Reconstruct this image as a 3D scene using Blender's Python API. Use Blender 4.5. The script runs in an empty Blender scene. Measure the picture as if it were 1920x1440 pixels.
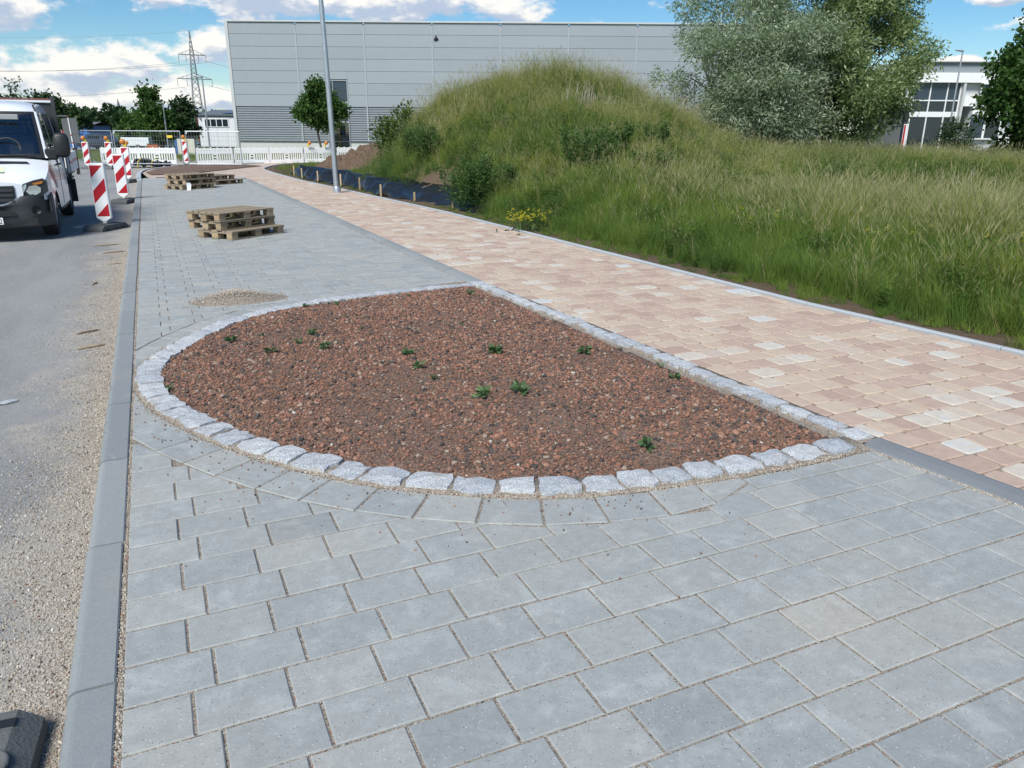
import bpy, bmesh, math, random
import numpy as np
from mathutils import Vector, Matrix, noise as mnoise
R = math.radians
random.seed(7); rng = np.random.default_rng(7)
S = bpy.context.scene
COL = S.collection

# ------------------------------------------------------------------ camera
# X = across the street (right), Y = along the street, Z = up; paving surface at Z = 0
YAW = R(24.6); CAM_H = 1.75
cam_d = bpy.data.cameras.new('camera'); cam = bpy.data.objects.new('camera', cam_d); COL.objects.link(cam)
cam_d.sensor_width = 36; cam_d.lens = 36 * 1437 / 1920; cam_d.clip_start = 0.05; cam_d.clip_end = 3000
cam.matrix_world = (Matrix.Translation((0, 0, CAM_H)) @ Matrix.Rotation(-YAW, 4, 'Z')
                    @ Matrix.Rotation(R(90) - math.atan(475 / 1437), 4, 'X') @ Matrix.Rotation(R(0.4), 4, 'Z'))
S.camera = cam

# ------------------------------------------------------------------ node helper
class NT:
    def __init__(s, tree): s.t = tree; s.n = tree.nodes; s.l = tree.links
    def N(s, typ, **kw):
        n = s.n.new(typ)
        for k, v in kw.items(): setattr(n, k, v)
        return n
    def put(s, sock, v):
        if isinstance(v, bpy.types.NodeSocket): s.l.new(v, sock)
        elif v is not None:
            if hasattr(sock.default_value, '__len__') and isinstance(v, (tuple, list)) and len(sock.default_value) == 4 and len(v) == 3:
                v = (*v, 1)
            sock.default_value = v
    def math(s, op, a, b=None, c=None, clamp=False):
        n = s.N('ShaderNodeMath', operation=op); n.use_clamp = clamp
        s.put(n.inputs[0], a)
        if b is not None: s.put(n.inputs[1], b)
        if c is not None: s.put(n.inputs[2], c)
        return n.outputs[0]
    def vmath(s, op, a, b=None):
        n = s.N('ShaderNodeVectorMath', operation=op)
        s.put(n.inputs[0], a)
        if b is not None: s.put(n.inputs[1], b)
        return n.outputs['Value'] if op in ('LENGTH', 'DISTANCE', 'DOT_PRODUCT') else n.outputs[0]
    def mix(s, f, a, b, blend='MIX'):
        n = s.N('ShaderNodeMix', data_type='RGBA', blend_type=blend)
        s.put(n.inputs[0], f); s.put(n.inputs[6], a); s.put(n.inputs[7], b)
        return n.outputs[2]
    def noise(s, vec, scale, detail=4, rough=.55, out='Fac', dist=0):
        n = s.N('ShaderNodeTexNoise'); s.put(n.inputs['Vector'], vec)
        n.inputs['Scale'].default_value = scale; n.inputs['Detail'].default_value = detail
        n.inputs['Roughness'].default_value = rough; n.inputs['Distortion'].default_value = dist
        return n.outputs[out]
    def vor(s, vec, scale, out='Color', feature='F1'):
        n = s.N('ShaderNodeTexVoronoi', feature=feature); s.put(n.inputs['Vector'], vec); n.inputs['Scale'].default_value = scale
        return n.outputs[out]
    def ramp(s, f, stops, interp='LINEAR'):
        n = s.N('ShaderNodeValToRGB'); n.color_ramp.interpolation = interp
        e = n.color_ramp.elements
        while len(e) < len(stops): e.new(.5)
        for i, (p, c) in enumerate(stops):
            e[i].position = p; e[i].color = (*c, 1) if len(c) == 3 else c
        s.put(n.inputs[0], f); return n.outputs[0]
    def smooth(s, x, a, b):
        n = s.N('ShaderNodeMapRange', interpolation_type='SMOOTHSTEP'); s.put(n.inputs[0], x)
        n.inputs[1].default_value = a; n.inputs[2].default_value = b
        return n.outputs[0]
    def pos(s): return s.N('ShaderNodeNewGeometry').outputs['Position']
    def obj(s): return s.N('ShaderNodeTexCoord').outputs['Object']
    def attr(s, name, typ='GEOMETRY', out='Fac'):
        n = s.N('ShaderNodeAttribute', attribute_name=name, attribute_type=typ); return n.outputs[out]
    def rnd(s): return s.N('ShaderNodeObjectInfo').outputs['Random']

# ------------------------------------------------------------------ sky: blue sky with drifting cumulus
SUN_EL, SUN_AZ = R(48), R(-134)          # azimuth measured from +Y towards +X
world = bpy.data.worlds.new('World'); S.world = world; world.use_nodes = True
wt = NT(world.node_tree); wt.n.clear()
sky = wt.N('ShaderNodeTexSky', sky_type='NISHITA'); sky.sun_disc = False
sky.sun_elevation = SUN_EL; sky.sun_rotation = SUN_AZ; sky.altitude = 300
sky.air_density = 1.0; sky.dust_density = 0.25; sky.ozone_density = 2.5
gen = wt.N('ShaderNodeTexCoord').outputs['Generated']
sep = wt.N('ShaderNodeSeparateXYZ'); wt.put(sep.inputs[0], gen)
az = wt.math('ARCTAN2', sep.outputs[0], sep.outputs[1])
el = wt.math('ARCSINE', sep.outputs[2])
cmb = wt.N('ShaderNodeCombineXYZ'); wt.put(cmb.inputs[0], az); wt.put(cmb.inputs[1], el)
# cumulus banks: centre azimuth, elevation, half widths (radians)
BANKS = [(-.165, .118, .085, .030), (.235, .142, .25, .026), (-.06, .062, .10, .026), (-.19, .055, .07, .03), (.02, .030, .12, .02),
         (.98, .108, .04, .011), (.945, .133, .035, .011), (.92, .070, .018, .007), (.09, .085, .07, .02), (-.55, .10, .25, .05),
         (1.5, .12, .2, .05), (2.3, .2, .4, .08), (-1.3, .22, .4, .09), (-2.4, .15, .4, .07)]
def cloud_density(p, big=True):
    q = wt.vmath('MULTIPLY', p, (1, 1.9, 1))
    n1 = wt.noise(q, 11.0, 7, .58); n2 = wt.noise(q, 34.0, 5, .6)
    best = None
    for (a, e, wa, we) in BANKS:
        d = wt.vmath('MULTIPLY', wt.vmath('SUBTRACT', p, (a, e, 0)), (1 / wa, 1 / we, 0))
        v = wt.math('SUBTRACT', 1.0, wt.math('MULTIPLY', wt.vmath('LENGTH', d), .75))
        best = v if best is None else wt.math('MAXIMUM', best, v)
    best = wt.math('MULTIPLY', wt.math('MAXIMUM', best, -.25), .62)
    t = wt.math('ADD', best, wt.math('MULTIPLY', wt.math('SUBTRACT', n1, .5), 1.7))
    t = wt.math('ADD', t, wt.math('MULTIPLY', wt.math('SUBTRACT', n2, .5), .45))
    return t
d0 = cloud_density(cmb.outputs[0])
d1 = cloud_density(wt.vmath('ADD', cmb.outputs[0], (-.004, .011, 0)))
cover = wt.smooth(d0, .06, .30)
shade = wt.smooth(wt.math('ADD', wt.math('SUBTRACT', d0, d1), wt.math('MULTIPLY', wt.math('SUBTRACT', .5, d1), .28)), -.16, .24)
ccol = wt.mix(shade, (4.8, 5.6, 7.0), (9.9, 9.6, 9.1))
hs = wt.N('ShaderNodeHueSaturation'); hs.inputs['Saturation'].default_value = 1.28; hs.inputs['Value'].default_value = 1.0
wt.put(hs.inputs['Color'], sky.outputs[0])
skb = wt.mix(1.0, hs.outputs[0], (.86, 1.02, 1.07, 1), 'MULTIPLY')
veil = wt.mix(wt.math('MULTIPLY', wt.smooth(el, .12, -.01), .22), skb, (6.8, 7.4, 8.2))
skyc = wt.mix(wt.math('MULTIPLY', cover, .95), veil, ccol)
bg = wt.N('ShaderNodeBackground'); wt.put(bg.inputs[0], skyc); bg.inputs[1].default_value = 0.057
wt.put(wt.N('ShaderNodeOutputWorld').inputs[0], bg.outputs[0])

sun_d = bpy.data.lights.new('sun', 'SUN'); sun = bpy.data.objects.new('sun', sun_d); COL.objects.link(sun)
sun_d.energy = 2.7; sun_d.angle = R(24); sun_d.color = (1, .975, .89)
sun_dir = Vector((math.sin(SUN_AZ) * math.cos(SUN_EL), math.cos(SUN_AZ) * math.cos(SUN_EL), math.sin(SUN_EL)))
sun.rotation_euler = sun_dir.to_track_quat('Z', 'Y').to_euler()
S.view_settings.view_transform = 'Standard'; S.view_settings.look = 'None'
S.view_settings.exposure = 0.90; S.view_settings.gamma = 1.0; S.view_settings.use_curve_mapping = False

# ------------------------------------------------------------------ objects and meshes
def tag(o, label=None, cat=None, group=None, kind=None):
    if label: o['label'] = label
    if cat: o['category'] = cat
    if group: o['group'] = group
    if kind: o['kind'] = kind
    return o
def link(name, me, parent=None, loc=None, rz=None):
    o = bpy.data.objects.new(name, me); COL.objects.link(o)
    if parent: o.parent = parent
    if loc is not None: o.location = loc
    if rz is not None: o.rotation_euler = (0, 0, rz)
    return o
def empty(name, loc=(0, 0, 0), rz=0, label=None, cat=None, group=None, kind=None):
    o = link(name, None, None, loc, rz); o.empty_display_size = .1
    return tag(o, label, cat, group, kind)
def copy_tree(o, parent=None):
    c = o.copy(); COL.objects.link(c); c.parent = parent
    for ch in o.children: copy_tree(ch, c)
    return c
def street(cx, d, z=0):
    """camera-bearing coordinates (metres right of / ahead of the viewpoint) to street coordinates"""
    return Vector((cx * math.cos(YAW) + d * math.sin(YAW), -cx * math.sin(YAW) + d * math.cos(YAW), z))
def bearing(X, Y): return X * math.cos(YAW) - Y * math.sin(YAW), X * math.sin(YAW) + Y * math.cos(YAW)

class MB:
    def __init__(s): s.v = []; s.f = []; s.m = []; s.sm = []
    def add(s, vs, fs, mi=0, smooth=False, mat=None):
        b = len(s.v)
        if mat is not None: vs = [tuple(mat @ Vector(v)) for v in vs]
        s.v += [tuple(v) for v in vs]
        for f in fs: s.f.append([b + i for i in f]); s.m.append(mi); s.sm.append(smooth)
        return s
    def box(s, c, d, mi=0, bev=0, rz=0, mat=None):
        x, y, z = d[0] / 2, d[1] / 2, d[2] / 2
        b = min(bev, x * .9, y * .9, z * .9)
        T = Matrix.Translation(c) @ Matrix.Rotation(rz, 4, 'Z')
        if mat is not None: T = mat @ T
        if b <= 0:
            vs = [(i * x, j * y, k * z) for k in (-1, 1) for j in (-1, 1) for i in (-1, 1)]
            fs = [(0, 2, 3, 1), (4, 5, 7, 6), (0, 1, 5, 4), (2, 6, 7, 3), (0, 4, 6, 2), (1, 3, 7, 5)]
            return s.add(vs, fs, mi, False, T)
        vs = []; idx = {}
        for i in (-1, 1):
            for j in (-1, 1):
                for k in (-1, 1):
                    for ax in range(3):
                        p = [i * (x - b), j * (y - b), k * (z - b)]; p[ax] = (i * x, j * y, k * z)[ax]
                        idx[(i, j, k, ax)] = len(vs); vs.append(p)
        fs = []
        for sgn in (-1, 1):
            q = [idx[(sgn, j, k, 0)] for j, k in ((-1, -1), (1, -1), (1, 1), (-1, 1))]; fs.append(q if sgn > 0 else q[::-1])
            q = [idx[(i, sgn, k, 1)] for i, k in ((-1, -1), (-1, 1), (1, 1), (1, -1))]; fs.append(q if sgn > 0 else q[::-1])
            q = [idx[(i, j, sgn, 2)] for i, j in ((-1, -1), (1, -1), (1, 1), (-1, 1))]; fs.append(q if sgn > 0 else q[::-1])
        for a in (-1, 1):
            for c_ in (-1, 1):
                fs.append([idx[(a, c_, -1, 0)], idx[(a, c_, 1, 0)], idx[(a, c_, 1, 1)], idx[(a, c_, -1, 1)]][::(-1 if a * c_ > 0 else 1)])
                fs.append([idx[(a, -1, c_, 0)], idx[(a, 1, c_, 0)], idx[(a, 1, c_, 2)], idx[(a, -1, c_, 2)]][::(1 if a * c_ > 0 else -1)])
                fs.append([idx[(-1, a, c_, 1)], idx[(1, a, c_, 1)], idx[(1, a, c_, 2)], idx[(-1, a, c_, 2)]][::(-1 if a * c_ > 0 else 1)])
        for i in (-1, 1):
            for j in (-1, 1):
                for k in (-1, 1):
                    q = [idx[(i, j, k, 0)], idx[(i, j, k, 1)], idx[(i, j, k, 2)]]
                    fs.append(q if i * j * k > 0 else q[::-1])
        return s.add(vs, fs, mi, False, T)
    def tube(s, pts, rad, n=8, mi=0, caps=True, smooth=True, mat=None):
        pts = [Vector(p) for p in pts]; rads = rad if isinstance(rad, (list, tuple)) else [rad] * len(pts)
        vs = []; up = Vector((0, 0, 1)); prev = None
        for i, p in enumerate(pts):
            t = (pts[min(i + 1, len(pts) - 1)] - pts[max(i - 1, 0)])
            t = t.normalized() if t.length > 1e-9 else Vector((0, 0, 1))
            a = prev - t * prev.dot(t) if prev is not None else t.cross(up if abs(t.z) < .95 else Vector((1, 0, 0)))
            if a.length < 1e-6: a = t.cross(Vector((1, 0, 0)))
            a.normalize(); b = t.cross(a); prev = a
            for k in range(n):
                th = 2 * math.pi * k / n; vs.append(p + (a * math.cos(th) + b * math.sin(th)) * rads[i])
        fs = [(i * n + k, i * n + (k + 1) % n, (i + 1) * n + (k + 1) % n, (i + 1) * n + k) for i in range(len(pts) - 1) for k in range(n)]
        s.add(vs, fs, mi, smooth, mat)
        if caps:
            s.add(vs[:n], [list(range(n))[::-1]], mi, False, mat); s.add(vs[-n:], [list(range(n))], mi, False, mat)
        return s
    def lathe(s, prof, n=16, mi=0, smooth=True, mat=None):
        vs = [(r * math.cos(2 * math.pi * k / n), r * math.sin(2 * math.pi * k / n), z) for r, z in prof for k in range(n)]
        fs = [(i * n + k, i * n + (k + 1) % n, (i + 1) * n + (k + 1) % n, (i + 1) * n + k) for i in range(len(prof) - 1) for k in range(n)]
        return s.add(vs, fs, mi, smooth, mat)
    def prism(s, poly, z0, z1, mi=0, mat=None, bev=0):
        n = len(poly)
        if bev <= 0:
            vs = [(x, y, z0) for x, y in poly] + [(x, y, z1) for x, y in poly]
            fs = [list(range(n))[::-1], list(range(n, 2 * n))] + [(i, (i + 1) % n, n + (i + 1) % n, n + i) for i in range(n)]
        else:
            ins = inset(poly, bev)
            vs = [(x, y, z0) for x, y in poly] + [(x, y, z1 - bev) for x, y in poly] + [(x, y, z1) for x, y in ins]
            fs = [list(range(2 * n, 3 * n))] + [(i, (i + 1) % n, n + (i + 1) % n, n + i) for i in range(n)] + \
                 [(n + i, n + (i + 1) % n, 2 * n + (i + 1) % n, 2 * n + i) for i in range(n)]
        return s.add(vs, fs, mi, False, mat)
    def mesh(s, name, mats, attrs=None):
        me = bpy.data.meshes.new(name); me.from_pydata(s.v, [], s.f)
        for m in (mats if isinstance(mats, (list, tuple)) else [mats]): me.materials.append(m)
        if len(s.f):
            me.polygons.foreach_set('material_index', s.m); me.polygons.foreach_set('use_smooth', s.sm)
        if attrs:
            for k, a in attrs.items():
                at = me.attributes.new(k, 'FLOAT', 'FACE'); at.data.foreach_set('value', np.asarray(a, 'f'))
        me.update(); return me
    def build(s, name, mats, parent=None, loc=None, rz=None, attrs=None):
        return link(name, s.mesh(name, mats, attrs), parent, loc, rz)

def inset(poly, d):
    n = len(poly); out = []
    for i in range(n):
        p0, p1, p2 = Vector(poly[i - 1]), Vector(poly[i]), Vector(poly[(i + 1) % n])
        e1 = (p1 - p0); e2 = (p2 - p1)
        if e1.length < 1e-9 or e2.length < 1e-9: out.append(tuple(p1)); continue
        e1.normalize(); e2.normalize()
        n1 = Vector((-e1.y, e1.x)); n2 = Vector((-e2.y, e2.x)); b = n1 + n2
        k = d / max(.35, 1 + n1.dot(n2)); out.append((p1.x + b.x * k, p1.y + b.y * k))
    return out
def clip(poly, p, nrm):
    """keep the side where (q-p).n >= 0"""
    out = []; n = len(poly)
    for i in range(n):
        a, b = poly[i], poly[(i + 1) % n]
        da = (a[0] - p[0]) * nrm[0] + (a[1] - p[1]) * nrm[1]; db = (b[0] - p[0]) * nrm[0] + (b[1] - p[1]) * nrm[1]
        if da >= 0: out.append(a)
        if da * db < 0:
            t = da / (da - db); out.append((a[0] + (b[0] - a[0]) * t, a[1] + (b[1] - a[1]) * t))
    return out
def area(poly):
    return .5 * sum(poly[i - 1][0] * poly[i][1] - poly[i][0] * poly[i - 1][1] for i in range(len(poly)))
def clean(poly, eps=.004):
    out = []
    for p in poly:
        if not out or math.hypot(p[0] - out[-1][0], p[1] - out[-1][1]) > eps: out.append(p)
    while len(out) > 2 and math.hypot(out[0][0] - out[-1][0], out[0][1] - out[-1][1]) <= eps: out.pop()
    return out
def lerp_table(tab, x):
    return float(np.interp(x, [t[0] for t in tab], [t[1] for t in tab]))

def raw_mesh(name, V, F, mats, attrs=None, smooth=False):
    """fast numpy mesh: V (n,3), F (m,k) all faces the same size"""
    V = np.asarray(V, 'f'); F = np.asarray(F, np.int32); k = F.shape[1]
    me = bpy.data.meshes.new(name); me.vertices.add(len(V)); me.vertices.foreach_set('co', V.ravel())
    me.loops.add(F.size); me.loops.foreach_set('vertex_index', F.ravel())
    me.polygons.add(len(F)); me.polygons.foreach_set('loop_start', np.arange(0, F.size, k, dtype=np.int32))
    if smooth: me.polygons.foreach_set('use_smooth', np.ones(len(F), bool))
    for m in (mats if isinstance(mats, (list, tuple)) else [mats]): me.materials.append(m)
    if attrs:
        for kk, a in attrs.items():
            at = me.attributes.new(kk, 'FLOAT', 'FACE'); at.data.foreach_set('value', np.asarray(a, 'f'))
    me.update(calc_edges=True); me.validate(); return me

def scatter(name, P, ROT, SCL, TINT, PICK, protos, parent=None):
    """points that carry small meshes (stones, tufts): one object, geometry-node instances"""
    me = bpy.data.meshes.new(name); me.vertices.add(len(P)); me.vertices.foreach_set('co', np.asarray(P, 'f').ravel())
    a = me.attributes.new('rot', 'FLOAT_VECTOR', 'POINT'); a.data.foreach_set('vector', np.asarray(ROT, 'f').ravel())
    SCL = np.asarray(SCL, 'f'); SCL = np.repeat(SCL[:, None], 3, 1) if SCL.ndim == 1 else SCL
    a = me.attributes.new('scl', 'FLOAT_VECTOR', 'POINT'); a.data.foreach_set('vector', SCL.ravel())
    a = me.attributes.new('tint', 'FLOAT', 'POINT'); a.data.foreach_set('value', np.asarray(TINT, 'f'))
    a = me.attributes.new('pick', 'INT', 'POINT'); a.data.foreach_set('value', np.asarray(PICK, np.int32))
    o = link(name, me, parent)
    g = bpy.data.node_groups.new(name + '_nodes', 'GeometryNodeTree')
    g.interface.new_socket('Geometry', in_out='INPUT', socket_type='NodeSocketGeometry')
    g.interface.new_socket('Geometry', in_out='OUTPUT', socket_type='NodeSocketGeometry')
    gi = g.nodes.new('NodeGroupInput'); go = g.nodes.new('NodeGroupOutput'); jn = g.nodes.new('GeometryNodeJoinGeometry')
    def na(nm, t):
        n = g.nodes.new('GeometryNodeInputNamedAttribute'); n.data_type = t; n.inputs[0].default_value = nm; return n.outputs[0]
    rot = g.nodes.new('FunctionNodeEulerToRotation'); g.links.new(na('rot', 'FLOAT_VECTOR'), rot.inputs[0])
    scl = na('scl', 'FLOAT_VECTOR'); pk = na('pick', 'INT')
    for i, pm in enumerate(protos):
        po = bpy.data.objects.new(name + '_piece', pm)        # not linked to the scene: source of the instances
        oi = g.nodes.new('GeometryNodeObjectInfo'); oi.inputs['Object'].default_value = po; oi.inputs['As Instance'].default_value = True
        cp = g.nodes.new('FunctionNodeCompare'); cp.data_type = 'INT'; cp.operation = 'EQUAL'
        ins = [s_ for s_ in cp.inputs if s_.type == 'INT']; g.links.new(pk, ins[0]); ins[1].default_value = i
        ip = g.nodes.new('GeometryNodeInstanceOnPoints')
        g.links.new(gi.outputs[0], ip.inputs['Points']); g.links.new(cp.outputs[0], ip.inputs['Selection'])
        g.links.new(oi.outputs['Geometry'], ip.inputs['Instance']); g.links.new(rot.outputs[0], ip.inputs['Rotation']); g.links.new(scl, ip.inputs['Scale'])
        g.links.new(ip.outputs[0], jn.inputs[0])
    g.links.new(jn.outputs[0], go.inputs[0])
    md = o.modifiers.new('scatter', 'NODES'); md.node_group = g
    return o

# ------------------------------------------------------------------ materials
def new_mat(name):
    m = bpy.data.materials.new(name); m.use_nodes = True; t = NT(m.node_tree); t.n.clear()
    b = t.N('ShaderNodeBsdfPrincipled'); o = t.N('ShaderNodeOutputMaterial'); t.put(o.inputs[0], b.outputs[0])
    return m, t, b, o
def bump(t, b, h, strength=.3, dist=.01):
    n = t.N('ShaderNodeBump'); n.inputs['Strength'].default_value = strength; n.inputs['Distance'].default_value = dist
    t.put(n.inputs['Height'], h); t.put(b.inputs['Normal'], n.outputs[0])
def simple(name, col, rough=.6, var=.12, scale=6, metal=0, spec=.5, bmp=0, bscale=40, coat=0, each=0):
    m, t, b, o = new_mat(name); p = t.obj()
    n = t.noise(p, scale, 5, .6)
    f = t.math('MULTIPLY_ADD', n, 2 * var, 1 - var)
    if each: f = t.math('MULTIPLY', f, t.math('MULTIPLY_ADD', t.rnd(), 2 * each, 1 - each))
    t.put(b.inputs['Base Color'], t.mix(1, (*col, 1), f, 'MULTIPLY'))
    t.put(b.inputs['Roughness'], t.math('MULTIPLY_ADD', n, .15, rough - .075, clamp=True)); b.inputs['Metallic'].default_value = metal
    b.inputs['Specular IOR Level'].default_value = spec; b.inputs['Coat Weight'].default_value = coat
    if bmp: bump(t, b, t.noise(p, bscale, 4), bmp, .01)
    return m
def tinted(name, stops, rough=.9, noise_scale=9, noise_amt=.15, speck=None, bscale=120, bstr=.25, bdist=.004, spec=.3, inst=False, shift=0):
    """colour picked from a ramp by the piece's own tint, with grain on top"""
    m, t, b, o = new_mat(name); p = t.pos()
    tn = t.attr('tint', 'INSTANCER' if inst else 'GEOMETRY')
    if shift: tn = t.math('ADD', tn, t.math('MULTIPLY', t.math('SUBTRACT', t.noise(p, 13, 4, .6), .5), shift), clamp=True)
    c = t.ramp(tn, stops)
    n = t.noise(p, noise_scale, 6, .6)
    c = t.mix(1, c, t.math('MULTIPLY_ADD', n, 2 * noise_amt, 1 - noise_amt), 'MULTIPLY')
    if speck:
        sc, dk, lt = speck
        s_ = t.noise(p, sc, 2, .7)
        c = t.mix(t.smooth(s_, .62, .72), c, t.mix(1, c, (lt, lt, lt, 1), 'MULTIPLY'))
        c = t.mix(t.smooth(s_, .38, .28), c, t.mix(1, c, (dk, dk, dk, 1), 'MULTIPLY'))
    t.put(b.inputs['Base Color'], c); b.inputs['Roughness'].default_value = rough; b.inputs['Specular IOR Level'].default_value = spec
    if bstr: bump(t, b, t.noise(p, bscale, 4, .7), bstr, bdist)
    return m

def leaf_mat(name, stops, trans=.35, rough=.55, inst=False, up=0):
    m, t, b, o = new_mat(name)
    tn = t.attr('tint', 'INSTANCER' if inst else 'GEOMETRY')
    c = t.ramp(tn, stops)
    t.put(b.inputs['Base Color'], c); b.inputs['Roughness'].default_value = rough; b.inputs['Specular IOR Level'].default_value = .18
    if up:      # a lawn of thin blades scatters light like its top, so the blades' shading leans towards the sky
        g_ = t.N('ShaderNodeNewGeometry').outputs['Normal']; v_ = t.vmath('NORMALIZE', t.vmath('ADD', t.vmath('MULTIPLY', g_, (1 - up,) * 3), (0, 0, up))); t.put(b.inputs['Normal'], v_)
    tr = t.N('ShaderNodeBsdfTranslucent'); t.put(tr.inputs[0], t.mix(1, c, (1.1, 1.25, .7, 1), 'MULTIPLY'))
    mx = t.N('ShaderNodeMixShader'); mx.inputs[0].default_value = trans
    t.put(mx.inputs[1], b.outputs[0]); t.put(mx.inputs[2], tr.outputs[0]); t.put(o.inputs[0], mx.outputs[0])
    return m

# concrete block paving: cool grey with cloudy bloom, pores and sparkle
def concrete_paver():
    m, t, b, o = new_mat('grey_concrete_paver'); p = t.pos()
    tn = t.attr('tint')
    c = t.ramp(tn, [(0, (.252, .268, .272)), (.35, (.293, .310, .310)), (.6, (.318, .330, .323)), (.85, (.35, .352, .336)), (1, (.375, .365, .335))])
    cl = t.noise(p, 5.5, 5, .62, dist=.6)
    c = t.mix(t.math('MULTIPLY', t.smooth(cl, .46, .72), .5), c, (.43, .45, .44, 1))
    c = t.mix(t.math('MULTIPLY', t.smooth(t.noise(p, .9, 4), .45, .7), .4), c, (.37, .35, .315, 1))
    c = t.mix(1, c, t.math('MULTIPLY', t.math('MULTIPLY_ADD', t.noise(p, 22, 5, .7), .5, .75), t.math('MULTIPLY_ADD', t.noise(p, 110, 4, .8), .55, .725)), 'MULTIPLY')
    v = t.vor(p, 160, 'Distance'); vc = t.vor(p, 160, 'Color')
    sp = t.N('ShaderNodeSeparateColor'); t.put(sp.inputs[0], vc)
    dot = t.math('MULTIPLY', t.math('LESS_THAN', v, .30), t.math('GREATER_THAN', sp.outputs[0], .93))
    c = t.mix(dot, c, t.ramp(sp.outputs[1], [(0, (.05, .05, .05)), (.45, (.1, .09, .08)), (.5, (.62, .61, .58)), (1, (.7, .7, .68))], 'CONSTANT'))
    dust = t.smooth(t.noise(p, 1.1, 6, .7), .56, .8)
    c = t.mix(t.math('MULTIPLY', dust, .25), c, (.42, .38, .32, 1))
    t.put(b.inputs['Base Color'], c); b.inputs['Roughness'].default_value = .82; b.inputs['Specular IOR Level'].default_value = .35
    h = t.math('ADD', t.math('MULTIPLY', t.noise(p, 260, 3, .7), .5), t.math('MULTIPLY', t.noise(p, 40, 4), .6))
    bump(t, b, h, .35, .003)
    return m
M_GREY = concrete_paver()
M_PINK = tinted('rose_beige_paver', [(0, (.405, .295, .242)), (.18, (.445, .335, .273)), (.36, (.482, .375, .30)), (.52, (.51, .415, .322)), (.66, (.485, .395, .33)),
                                     (.80, (.52, .45, .375)), (.92, (.55, .51, .45)), (1, (.50, .515, .52))], .85, 14, .16, (120, .7, 1.25), 150, .35, .004, shift=.4)
def granite():
    m, t, b, o = new_mat('pale_grey_granite'); p = t.pos()
    c = t.mix(t.attr('tint'), (.40, .425, .46, 1), (.54, .555, .57, 1))
    c = t.mix(1, c, t.math('MULTIPLY_ADD', t.noise(p, 26, 5, .75), 1.0, .5), 'MULTIPLY')
    n = t.noise(p, 130, 3, .8)
    c = t.mix(t.smooth(n, .50, .36), c, (.14, .15, .17, 1)); c = t.mix(t.smooth(n, .56, .68), c, (.74, .75, .75, 1))
    c = t.mix(t.math('MULTIPLY', t.smooth(t.noise(p, 7, 6, .7), .52, .72), .6), c, (.42, .35, .27, 1))
    t.put(b.inputs['Base Color'], c); b.inputs['Roughness'].default_value = .75
    bump(t, b, t.math('ADD', t.noise(p, 90, 4, .7), t.noise(p, 25, 3)), .6, .008)
    return m
M_GRANITE = granite()
def grit(name, base, light, dark, red=0.05):
    """crushed stone chips: cells of differing colour with relief"""
    m, t, b, o = new_mat(name); p = t.pos()
    vc = t.vor(p, 210); sp = t.N('ShaderNodeSeparateColor'); t.put(sp.inputs[0], vc)
    c = t.ramp(sp.outputs[0], [(0, dark), (.3, base), (.7, base), (1, light)])
    c = t.mix(t.math('LESS_THAN', sp.outputs[1], red), c, (.32, .13, .08, 1))
    c = t.mix(1, c, t.math('MULTIPLY_ADD', t.noise(p, 5, 4), .5, .75), 'MULTIPLY')
    t.put(b.inputs['Base Color'], c); b.inputs['Roughness'].default_value = .95; b.inputs['Specular IOR Level'].default_value = .2
    bump(t, b, t.vor(p, 210, 'Distance'), .7, .006)
    return m
M_GRIT = grit('beige_joint_grit', (.285, .245, .20), (.52, .48, .42), (.06, .052, .045))
def kerb_mat():
    m, t, b, o = new_mat('cast_concrete_kerb'); p = t.pos()
    c = t.mix(t.rnd(), (.215, .235, .245, 1), (.265, .282, .286, 1))
    c = t.mix(t.math('MULTIPLY', t.smooth(t.noise(t.vmath('MULTIPLY', p, (9, 3, 3)), 1, 6, .7, dist=1.2), .58, .78), .55), c, (.50, .50, .48, 1))
    c = t.mix(t.math('MULTIPLY', t.smooth(t.noise(p, 2.2, 5, .65), .5, .75), .35), c, (.36, .31, .25, 1))
    c = t.mix(1, c, t.math('MULTIPLY_ADD', t.noise(p, 90, 4, .75), .4, .8), 'MULTIPLY')
    t.put(b.inputs['Base Color'], c); b.inputs['Roughness'].default_value = .85
    bump(t, b, t.math('ADD', t.noise(p, 200, 3, .7), t.noise(p, 30, 3)), .5, .004); return m
M_KERB = kerb_mat()
M_KERB_DARK = simple('smooth_dark_concrete', (.185, .20, .215), .8, .16, 5, bmp=.4, bscale=160)
M_KERB_LIGHT = simple('pale_edging_concrete', (.40, .43, .46), .85, .1, 5, bmp=.3, bscale=160)
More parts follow.
